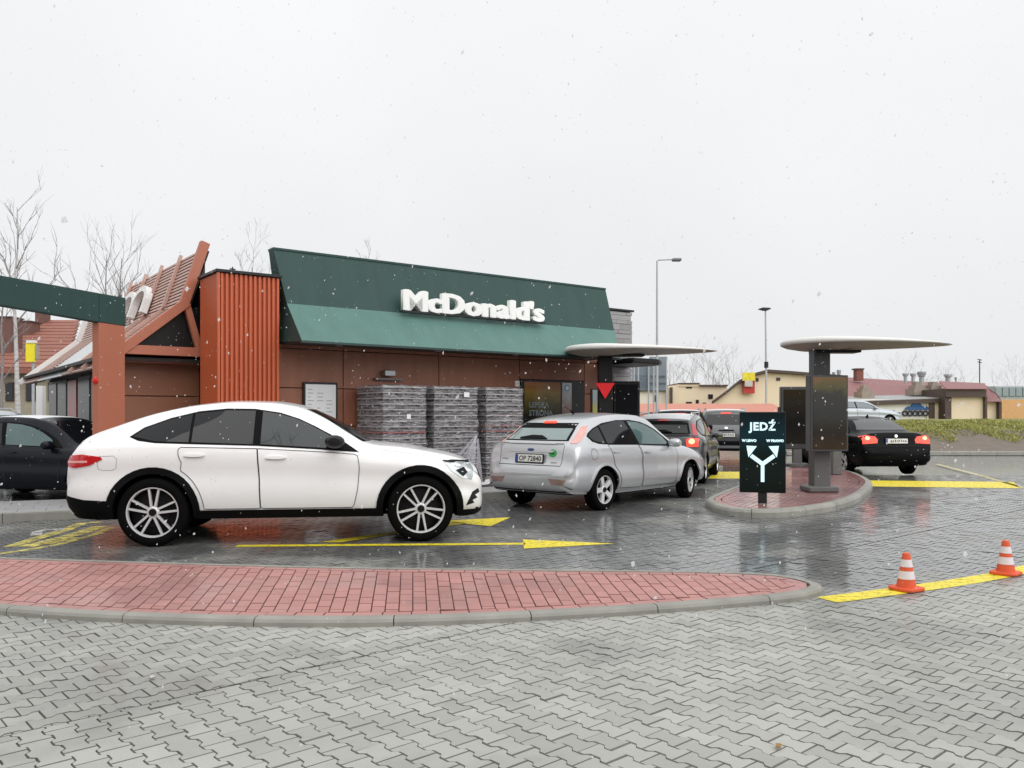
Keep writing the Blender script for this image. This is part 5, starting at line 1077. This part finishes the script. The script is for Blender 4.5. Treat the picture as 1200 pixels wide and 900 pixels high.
# --- silver hatchback
hb = [(-2.16, .42, .60, .55, .60, .66, .63, .5, .03), (-2.13, .35, .68, .62, .70, .76, .73, .6, .03), (-2.06, .30, .76, .70, .76, .83, .80, .68, .03), (-2.035, .28, .92, .86, .77, .845, .80, .66, .04), (-2.0, .27, 1.03, .95, .78, .86, .81, .66, .04), (-1.90, .26, 1.11, 1.0, .79, .875, .82, .65, .05), (-1.72, .25, 1.225, 1.01, .80, .895, .83, .62, .055), (-1.56, .24, 1.335, 1.0, .80, .90, .83, .59, .055),
      (-1.42, .23, 1.395, 1.0, .80, .905, .835, .58, .055), (-1.1, .21, 1.452, .99, .80, .905, .84, .59, .06), (-.5, .20, 1.50, .97, .80, .905, .84, .60, .06), (0, .20, 1.485, .955, .80, .905, .84, .60, .06), (.3, .20, 1.43, .945, .80, .905, .84, .60, .06), (.7, .20, 1.23, .93, .80, .905, .83, .63, .06), (1.08, .20, 1.02, .92, .80, .905, .81, .70, .05), (1.5, .20, .95, .86, .80, .90, .79, .66, .06), (1.85, .21, .84, .76, .74, .86, .73, .56, .06), (2.05, .22, .73, .65, .64, .76, .64, .46, .05), (2.15, .28, .60, .54, .5, .6, .5, .35, .04)]
f0, f1 = (1.38, 12.87), (3.10, 14.88); fh = math.atan2(f1[1] - f0[1], f1[0] - f0[0]); wbf = 1.32
fx, fy = (f0[0] + f1[0]) / 2 - math.sin(fh) * .82, (f0[1] + f1[1]) / 2 + math.cos(fh) * .82
def hatch(name, label, loc, rz, paint, sc=1., table=hb, lit=False, rear_glass=None, plate=None, steer=0., group='cars in the drive-through queue', side_glass=None, dark_lights=False, focus=False):
    c = Car(name, label, 'car', loc, rz, table, paint, (-wbf, wbf), .318, .212, .205, .775, .372, sc, 'five', steer, group)
    D = [(-1.60, 1.135), (-1.545, 1.055), (-1.42, 1.02), (-1.2, 1.005), (-.6, .985), (.2, .958), (.86, .935), (.66, 1.09), (.45, 1.205), (.22, 1.29), (0, 1.345), (-.3, 1.378), (-.7, 1.375), (-1.1, 1.33), (-1.38, 1.25), (-1.53, 1.185)]
    c.both('window_frame', D, .005, m_clad, res=.045); sg = side_glass or m_cglass
    c.both('quarter_pane', [(-1.57, 1.13), (-1.50, 1.06), (-1.25, 1.022), (-1.25, 1.27), (-1.40, 1.225), (-1.51, 1.175)], .009, m_cglass); c.both('rear_door_pane', [(-1.20, 1.02), (-.36, .995), (-.50, 1.36), (-.8, 1.353), (-1.20, 1.287)], .009, m_cglass); c.both('front_door_pane', [(-.28, .99), (.5, .962), (.68, .955), (.58, 1.08), (.36, 1.20), (.12, 1.29), (-.1, 1.335), (-.40, 1.358)], .009, sg)
    c.doors([[(-.30, .975), (.3, .945), (.83, .925), (.86, .7), (.80, .3), (-.24, .3), (-.26, .7)], [(-.33, .977), (-1.20, 1.0), (-1.14, .85)] + [(-wbf + .44 * math.cos(R(a)), .318 + .44 * math.sin(R(a))) for a in (55, 35, 15, 0)] + [(-.27, .3), (-.29, .7)]], [(-.12, .86), (-1.02, .885)])
    c.rear('tail_light', [(-.765, 1.03), (-.675, 1.03), (-.635, 1.14), (-.59, 1.275), (-.625, 1.295), (-.69, 1.18)], .008, (m_redon if lit else m_pink) if not dark_lights else m_red)
    c.decal('rear_screen', [(-.62, 1.065), (.62, 1.065), (.575, 1.18), (.54, 1.28), (.52, 1.335), (-.52, 1.335), (-.54, 1.28), (-.575, 1.18)], 'B', .003, m_clad); c.decal('rear_glass', [(-.575, 1.08), (.575, 1.08), (.535, 1.18), (.515, 1.25), (-.515, 1.25), (-.535, 1.18)], 'B', .006, rear_glass or m_cglass)
    c.decal('high_brake_light', [(-.12, 1.325), (.12, 1.325), (.11, 1.35), (-.11, 1.35)], 'B', .022, m_redon if focus or lit else m_red)
    c.decal('windscreen', [(-.62, 1.04), (.62, 1.04), (.5, 1.40), (-.5, 1.40)], 'F', .003, m_cglass)
    for y in (-.60, .60): c.strip('tailgate_gap', [(y, .70), (y * 1.02, .90), (y * 1.03, 1.05)], 'B', .008, .0015, m_seam)
    c.strip('tailgate_gap', [(-.60, .70), (.60, .70)], 'B', .010, .0015, m_seam)
    c.decal('lip_spoiler', [(-.60, 1.02), (.60, 1.02), (.57, 1.05), (-.57, 1.05)], 'B', .022, paint)
    c.decal('grab_recess', [(-.46, .925), (.46, .925), (.42, .895), (-.42, .895)], 'B', .012, paint)
    c.decal('wiper', [(-.24, 1.085), (.30, 1.085), (.30, 1.10), (.10, 1.135), (-.10, 1.13)], 'B', .024, m_clad)
    c.rear('bumper_reflector', [(-.74, .50), (-.43, .515), (-.48, .43), (-.68, .42)], .006, m_red if not focus else M('grey_reflector', (.26, .17, .15), .25))
    c.decal('bumper_crease', [(-.78, .555), (.78, .555), (.76, .58), (-.76, .58)], 'B', .012, paint)
    if not focus: c.decal('bumper_valance', [(-.54, .37), (.54, .37), (.50, .42), (-.50, .42)], 'B', .006, m_clad)
    c.mirrors(.66, .99, .86, paint, (.17, .21, .15)); c.ring((-wbf, wbf), .318, .368, .405, paint, .012, 0, 180, 'arch_lip')
    pl = c.plate(plate, 0, .80, -2.078, tilt=6)
    c.both('headlight', [(1.62, .80), (1.95, .70), (1.98, .60), (1.75, .66)], .006, m_lens)
    return c
m_rg = M('sky_bright_rear_glass', (.20, .26, .26), .05, var=.2, vscale=3, spec=.8)  # bright sky mirrored in the rear window is put into this colour
fc = hatch('parked_car', 'silver hatchback seen from behind with a green round sticker on its tailgate', (fx, fy, 0), fh, p_silver, 1.0, rear_glass=m_rg, plate='OP 72840', steer=R(15), side_glass=m_tealg, focus=True)
circ = lambda cy, cz, ry_, rz_, n=18: [(cy + ry_ * math.cos(t), cz + rz_ * math.sin(t)) for t in np.linspace(0, 2 * math.pi, n + 1)[:-1]]
ov = fc.decal('oval_badge', circ(0, .925, .075, .032), 'B', .012, m_chrome, res=.03); fc.decal('badge_field', circ(0, .925, .062, .023), 'B', .0145, M('badge_blue', (.03, .05, .16), .3), ov, res=.03)
gs = fc.decal('green_sticker', circ(-.42, .885, .075, .06), 'B', .006, M('sticker_green', (.03, .33, .07), .4), res=.03); fc.decal('sticker_mark', [(-.46, .885), (-.44, .865), (-.40, .865), (-.375, .885), (-.40, .905), (-.43, .91)], 'B', .0085, M('sticker_dark', (.01, .08, .02), .4), gs, res=.03)
fc.strip('model_badge', [(-.52, .745), (-.40, .745)], 'B', .016, .004, M('badge_grey', (.22, .22, .23), .3)); fc.strip('model_badge', [(.44, .78), (.56, .785)], 'B', .014, .004, MATS['badge_grey'])
for ax_ in 'RL': fc.strip('fuel_flap_gap', [(-1.62 + .085 * math.cos(t), .87 + .085 * math.sin(t)) for t in np.linspace(0, 2 * math.pi, 20)], ax_, .006, .0022, m_seam)
MB().tube([(-.95, 0, 1.485), (-1.02, 0, 1.53)], [.022, .012], 8).tube([(-1.02, 0, 1.53), (-1.2, 0, 1.60)], .004, 6).build('roof_antenna', m_clad, fc.root)

# --- dark wagon behind it, brake lights on
wt = [list(r) for r in hb]
wl_ = hatch('parked_car', 'dark grey estate car with glowing tail lights ahead of the silver hatchback', (4.07 - .775 * math.sin(R(71)) + 1.32 * math.cos(R(71)), 18.08 + .775 * math.cos(R(71)) + 1.32 * math.sin(R(71)), 0), R(71), p_grey, 1.0, lit=False, dark_lights=True)
lg = wl_.rear('lit_lamp', [(-.80, .80), (-.56, .80), (-.54, .95), (-.62, .985), (-.80, .97)], .010, m_redon)
for o in lg: pass
wl_.rear('hot_lamp', circ(-.66, .91, .065, .055), .016, m_hot, res=.04)
wl_.decal('roof_snow', [(-1.45, -.55), (.15, -.56), (.15, .56), (-1.45, .55)], 'T', .004, dust);  # pale roof sheet stands for thin snow and mirrored sky together
for sg in (-1, 1): MB().tube([(-1.35, sg * .56, 1.44), (-1.3, sg * .56, 1.50), (.0, sg * .58, 1.52), (.1, sg * .58, 1.47)], .013, 6).build('roof_rail', m_chrome, wl_.root)
# --- SUV table
sv = [(-2.14, .50, .72, .66, .62, .72, .68, .54, .03), (-2.11, .42, .92, .85, .70, .80, .76, .62, .04), (-2.06, .38, 1.06, .97, .76, .86, .82, .68, .04), (-2.01, .36, 1.13, 1.02, .78, .88, .83, .68, .05), (-1.88, .34, 1.42, 1.05, .80, .90, .84, .64, .05), (-1.78, .33, 1.55, 1.05, .80, .905, .845, .62, .06), (-1.5, .32, 1.61, 1.05, .80, .91, .85, .62, .06), (-.6, .31, 1.63, 1.04, .80, .91, .85, .63, .06), (.15, .30, 1.61, 1.03, .80, .91, .85, .63, .06), (.45, .30, 1.53, 1.02, .80, .91, .85, .64, .06), (.95, .30, 1.19, 1.01, .80, .91, .84, .70, .06), (1.2, .30, 1.11, 1.0, .80, .91, .83, .72, .05), (1.7, .32, 1.04, .95, .78, .90, .81, .66, .06), (2.0, .34, .93, .84, .70, .84, .74, .58, .06), (2.14, .38, .78, .70, .6, .72, .62, .46, .05), (2.19, .44, .62, .57, .5, .6, .52, .38, .03)]
def suv(name, label, loc, rz, paint, sc=1., lit=True, snow=True, group='cars in the drive-through queue', plate=None):
    c = Car(name, label, 'car', loc, rz, sv, paint, (-1.335, 1.335), .345, .215, .215, .78, .405, sc, 'five', 0, group)
    c.both('window_frame', [(-1.72, 1.10), (-1.6, 1.07), (.3, 1.045), (.92, 1.03), (.65, 1.24), (.35, 1.42), (0, 1.49), (-1.2, 1.50), (-1.6, 1.45)], .005, m_clad)
    c.both('rear_door_pane', [(-1.2, 1.09), (-.36, 1.075), (-.42, 1.475), (-1.2, 1.48)], .009, m_cglass); c.both('front_door_pane', [(-.3, 1.075), (.72, 1.05), (.55, 1.22), (.28, 1.39), (-.05, 1.47), (-.36, 1.475)], .009, m_cglass)
    c.both('quarter_pane', [(-1.66, 1.12), (-1.26, 1.095), (-1.26, 1.475), (-1.55, 1.43)], .009, m_cglass)
    c.doors([[(-.33, 1.06), (.85, 1.02), (.88, .75), (.80, .42), (-.28, .42)], [(-.36, 1.06), (-1.22, 1.08), (-1.16, .92), (-.98, .80), (-.88, .42), (-.31, .42)]], [(-.12, .95), (-1.02, .97)])
    c.decal('rear_glass', [(-.66, 1.14), (.66, 1.14), (.60, 1.30), (.56, 1.46), (-.56, 1.46), (-.60, 1.30)], 'B', .004, m_cglass); c.decal('windscreen', [(-.64, 1.2), (.64, 1.2), (.54, 1.5), (-.54, 1.5)], 'F', .003, m_cglass)
    c.rear('tail_light', [(-.82, .90), (-.66, .90), (-.64, 1.06), (-.72, 1.12), (-.82, 1.10)], .012, m_red)
    c.decal('high_brake_light', [(-.16, 1.475), (.16, 1.475), (.15, 1.51), (-.15, 1.51)], 'B', .015, m_redon)
    c.decal('bumper_band', [(-.80, .52), (.80, .52), (.78, .64), (-.78, .64)], 'B', .012, m_clad); c.decal('silver_skid', [(-.5, .44), (.5, .44), (.55, .50), (-.55, .50)], 'B', .014, m_alu)
    c.decal('handle_bar', [(-.24, .945), (.24, .945), (.22, .985), (-.22, .985)], 'B', .018, m_clad); c.decal('badge', circ(0, 1.04, .05, .03), 'B', .016, m_chrome, res=.03)
    c.plate(plate, 0, .83, -2.135, tilt=4); c.ring((-1.335, 1.335), .345, .400, .455, m_clad, .014, -4, 184); c.mirrors(.74, 1.10, .87, m_clad)
    for sg in (-1, 1): MB().tube([(-1.55, sg * .58, 1.56), (-1.45, sg * .58, 1.645), (.05, sg * .59, 1.66), (.2, sg * .59, 1.58)], .017, 6).build('roof_rail', m_alu, c.root)
    if snow: c.decal('roof_snow', [(-1.6, -.57), (.2, -.58), (.2, .58), (-1.6, .57)], 'T', .004, dust)
    return c
def at_px(x, y): return G(x, y)
x, y = (797 - 600) / F * 23.6, 23.6
suv('parked_car', 'dark SUV half hidden beyond the dark grey estate car', (x + 2.1 * math.cos(R(80)), y + 2.1 * math.sin(R(80)), 0), R(80), p_black, 1.0)
x, y = (851 - 600) / F * 26.2, 26.2
suv('parked_car', 'dark grey SUV with roof rails seen from behind left of the forked-arrow sign', (x + 2.1 * math.cos(R(78)), y + 2.1 * math.sin(R(78)), 0), R(78), p_grey, 1.02)
# --- black saloon
sd = [(-2.36, .42, .60, .55, .56, .62, .58, .46, .03), (-2.33, .34, .70, .64, .68, .74, .70, .56, .03), (-2.27, .28, .80, .74, .74, .82, .77, .64, .04), (-2.245, .26, .99, .90, .74, .825, .77, .63, .04), (-2.18, .25, 1.035, .93, .76, .84, .78, .64, .05), (-1.75, .22, 1.05, .94, .78, .86, .81, .66, .06), (-1.62, .20, 1.085, .95, .78, .865, .815, .65, .06), (-1.3, .19, 1.24, .95, .78, .87, .82, .60, .06), (-.95, .18, 1.365, .95, .78, .87, .82, .555, .06), (-.5, .18, 1.41, .945, .78, .87, .82, .55, .06), (0, .18, 1.40, .94, .78, .87, .82, .55, .06), (.3, .18, 1.345, .93, .78, .87, .82, .57, .06), (.7, .18, 1.15, .92, .78, .87, .81, .62, .06), (1.02, .18, .985, .90, .78, .87, .79, .66, .05), (1.5, .19, .92, .84, .76, .85, .76, .62, .06), (1.9, .20, .82, .74, .70, .80, .68, .54, .06), (2.05, .24, .71, .63, .6, .7, .6, .44, .05), (2.13, .32, .58, .53, .48, .56, .48, .34, .03)]
def saloon(name, label, loc, rz, paint, sc=1., lit=False, group=None, plate=None, snow=False, glass=None):
    c = Car(name, label, 'car', loc, rz, sd, paint, (-1.36, 1.36), .31, .205, .205, .745, .36, sc, 'five', 0, group)
    D = [(-1.52, 1.0), (-1.40, .975), (-.4, .97), (.3, .955), (.80, .94), (.58, 1.08), (.32, 1.20), (.05, 1.275), (-.3, 1.30), (-.7, 1.30), (-1.0, 1.25), (-1.3, 1.13)]
    g_ = glass or m_cglass
    c.both('window_frame', D, .005, m_clad, res=.045); c.both('rear_door_pane', [(-1.40, 1.0), (-.38, .985), (-.40, 1.285), (-.7, 1.285), (-1.0, 1.23), (-1.26, 1.12)], .009, g_); c.both('front_door_pane', [(-.31, .985), (.62, .96), (.50, 1.08), (.26, 1.19), (.0, 1.265), (-.33, 1.285)], .009, g_)
    c.doors([[(-.34, .955), (.78, .925), (.80, .6), (.74, .28), (-.28, .28)], [(-.37, .957), (-1.25, .965), (-1.12, .78), (-.96, .6), (-.92, .28), (-.31, .28)]], [(-.14, .85), (-1.05, .87)])
    c.decal('rear_glass', [(-.60, 1.08), (.60, 1.08), (.53, 1.2), (.46, 1.345), (-.46, 1.345), (-.53, 1.2)], 'B', .003, M('sky_lit_glass', (.05, .055, .06), .03, spec=.8)); c.decal('windscreen', [(-.6, 1.0), (.6, 1.0), (.5, 1.33), (-.5, 1.33)], 'F', .003, m_cglass)
    tl = c.rear('tail_light', [(-.80, .76), (-.46, .78), (-.44, .86), (-.50, .935), (-.70, .96), (-.80, .93)], .010, m_redon if lit else m_red)
    if lit:
        for o, sg in zip(tl, (-1, 1)): c.decal('hot_spot', circ(sg * .68, .895, .055, .04), 'B', .014, m_hot, o, res=.03)
    for y_ in (-.44, .44): c.strip('boot_gap', [(y_, .74), (y_ * 1.06, .98)], 'B', .008, .0015, m_seam)
    c.decal('bumper_top', [(-.80, .68), (.80, .68), (.78, .71), (-.78, .71)], 'B', .010, paint); c.decal('bumper_valance', [(-.66, .29), (.66, .29), (.6, .37), (-.6, .37)], 'B', .008, m_clad)
    c.decal('badge', circ(0, .945, .035, .035), 'B', .012, m_chrome, res=.03); c.plate(plate, 0, .83, -2.285, tilt=5); c.mirrors(.62, .98, .83, paint); c.both('headlight', [(1.75, .76), (2.0, .68), (2.02, .60), (1.8, .66)], .006, m_lens)
    MB().add([(-.88, -.02, 1.38), (-.88, .02, 1.38), (-.74, 0, 1.395), (-.86, 0, 1.455), (-.89, 0, 1.45)], [(0, 1, 4), (0, 3, 2), (1, 2, 3), (0, 4, 3), (1, 3, 4), (0, 2, 1)]).build('roof_fin', m_clad, c.root)
    if snow: c.decal('roof_snow', [(-.9, -.50), (.1, -.52), (.1, .52), (-.9, .50)], 'T', .004, dust)
    return c
x, y = (1050 - 600) / F * 19.9, 19.9
saloon('parked_car', 'black saloon with red tail lights lit, driving away at the right', (x + 2.3 * math.cos(R(93)), y + 2.3 * math.sin(R(93)), 0), R(93), p_black, 1.02, True, 'cars in the drive-through queue')
saloon('parked_car', 'pale silver saloon parked on the grass bank behind the menu screens', ((1000 - 600) / F * 46 + .1, 46, .80), R(6), p_bsil, 1.08, False, None, glass=M('pale_side_glass', (.12, .15, .17), .04, spec=.7))
# --- cars parked at the left
lc = hatch('parked_car', 'dark blue car with a snowy roof parked behind the gantry at the left', (-8.1, 14.9, 0), R(-12), p_navy, .97, group='cars parked by the entrance', side_glass=m_tealg, dark_lights=True); lc.decal('roof_snow', [(-1.45, -.55), (.15, -.56), (.15, .56), (-1.45, .55)], 'T', .004, dust)
suv('parked_car', 'pale car parked behind the dark blue car, only its roof showing', (-11.6, 18.6, 0), R(-14), p_bsil, .97, group='cars parked by the entrance')
# ------------------------------------------------------------------ falling snow
random.seed(98); fv, ff = [], []
for k in range(8000):
    d = 2.4 + 14.5 * random.random() ** .62; x = random.uniform(-.64, .64) * d; z = H + random.uniform(-.46, .52) * d
    if z < .03: continue
    r = .0014 + .0021 * random.lognormvariate(0, .62); st = random.uniform(.9, 1.9); ln = Vector((random.gauss(.25, .35), random.gauss(0, .3), 1)).normalized(); a = ln.orthogonal().normalized(); b = ln.cross(a); c = Vector((x, d, z)); o = len(fv)
    fv += [tuple(c + ln * r * st), tuple(c - ln * r * st)] + [tuple(c + a * r * random.uniform(.6, 1.2)), tuple(c + b * r), tuple(c - a * r * random.uniform(.6, 1.2)), tuple(c - b * r)]
    for i in range(4): p, q = o + 2 + i, o + 2 + (i + 1) % 4; ff += [(o, p, q), (o + 1, q, p)]
sm_ = M('snowflake', (.95, .955, .96), .5, var=.0); t = sm_.node_tree; tr = t.nodes.new('ShaderNodeBsdfTranslucent'); tr.inputs[0].default_value = (.97, .975, .98, 1); ms_ = t.nodes.new('ShaderNodeMixShader'); ms_.inputs[0].default_value = .8
t.links.new(t.nodes['Principled BSDF'].outputs[0], ms_.inputs[1]); t.links.new(tr.outputs[0], ms_.inputs[2]); tp_ = t.nodes.new('ShaderNodeBsdfTransparent'); m3_ = t.nodes.new('ShaderNodeMixShader'); m3_.inputs[0].default_value = .4; t.links.new(ms_.outputs[0], m3_.inputs[1]); t.links.new(tp_.outputs[0], m3_.inputs[2]); t.links.new(m3_.outputs[0], t.nodes['Material Output'].inputs[0])
tag(link('falling_snow', mesh('falling_snow', fv, ff, M('snowflake', (.93, .94, .95), .5, var=.0))), 'white snowflakes falling through the air', 'snow', kind='stuff')
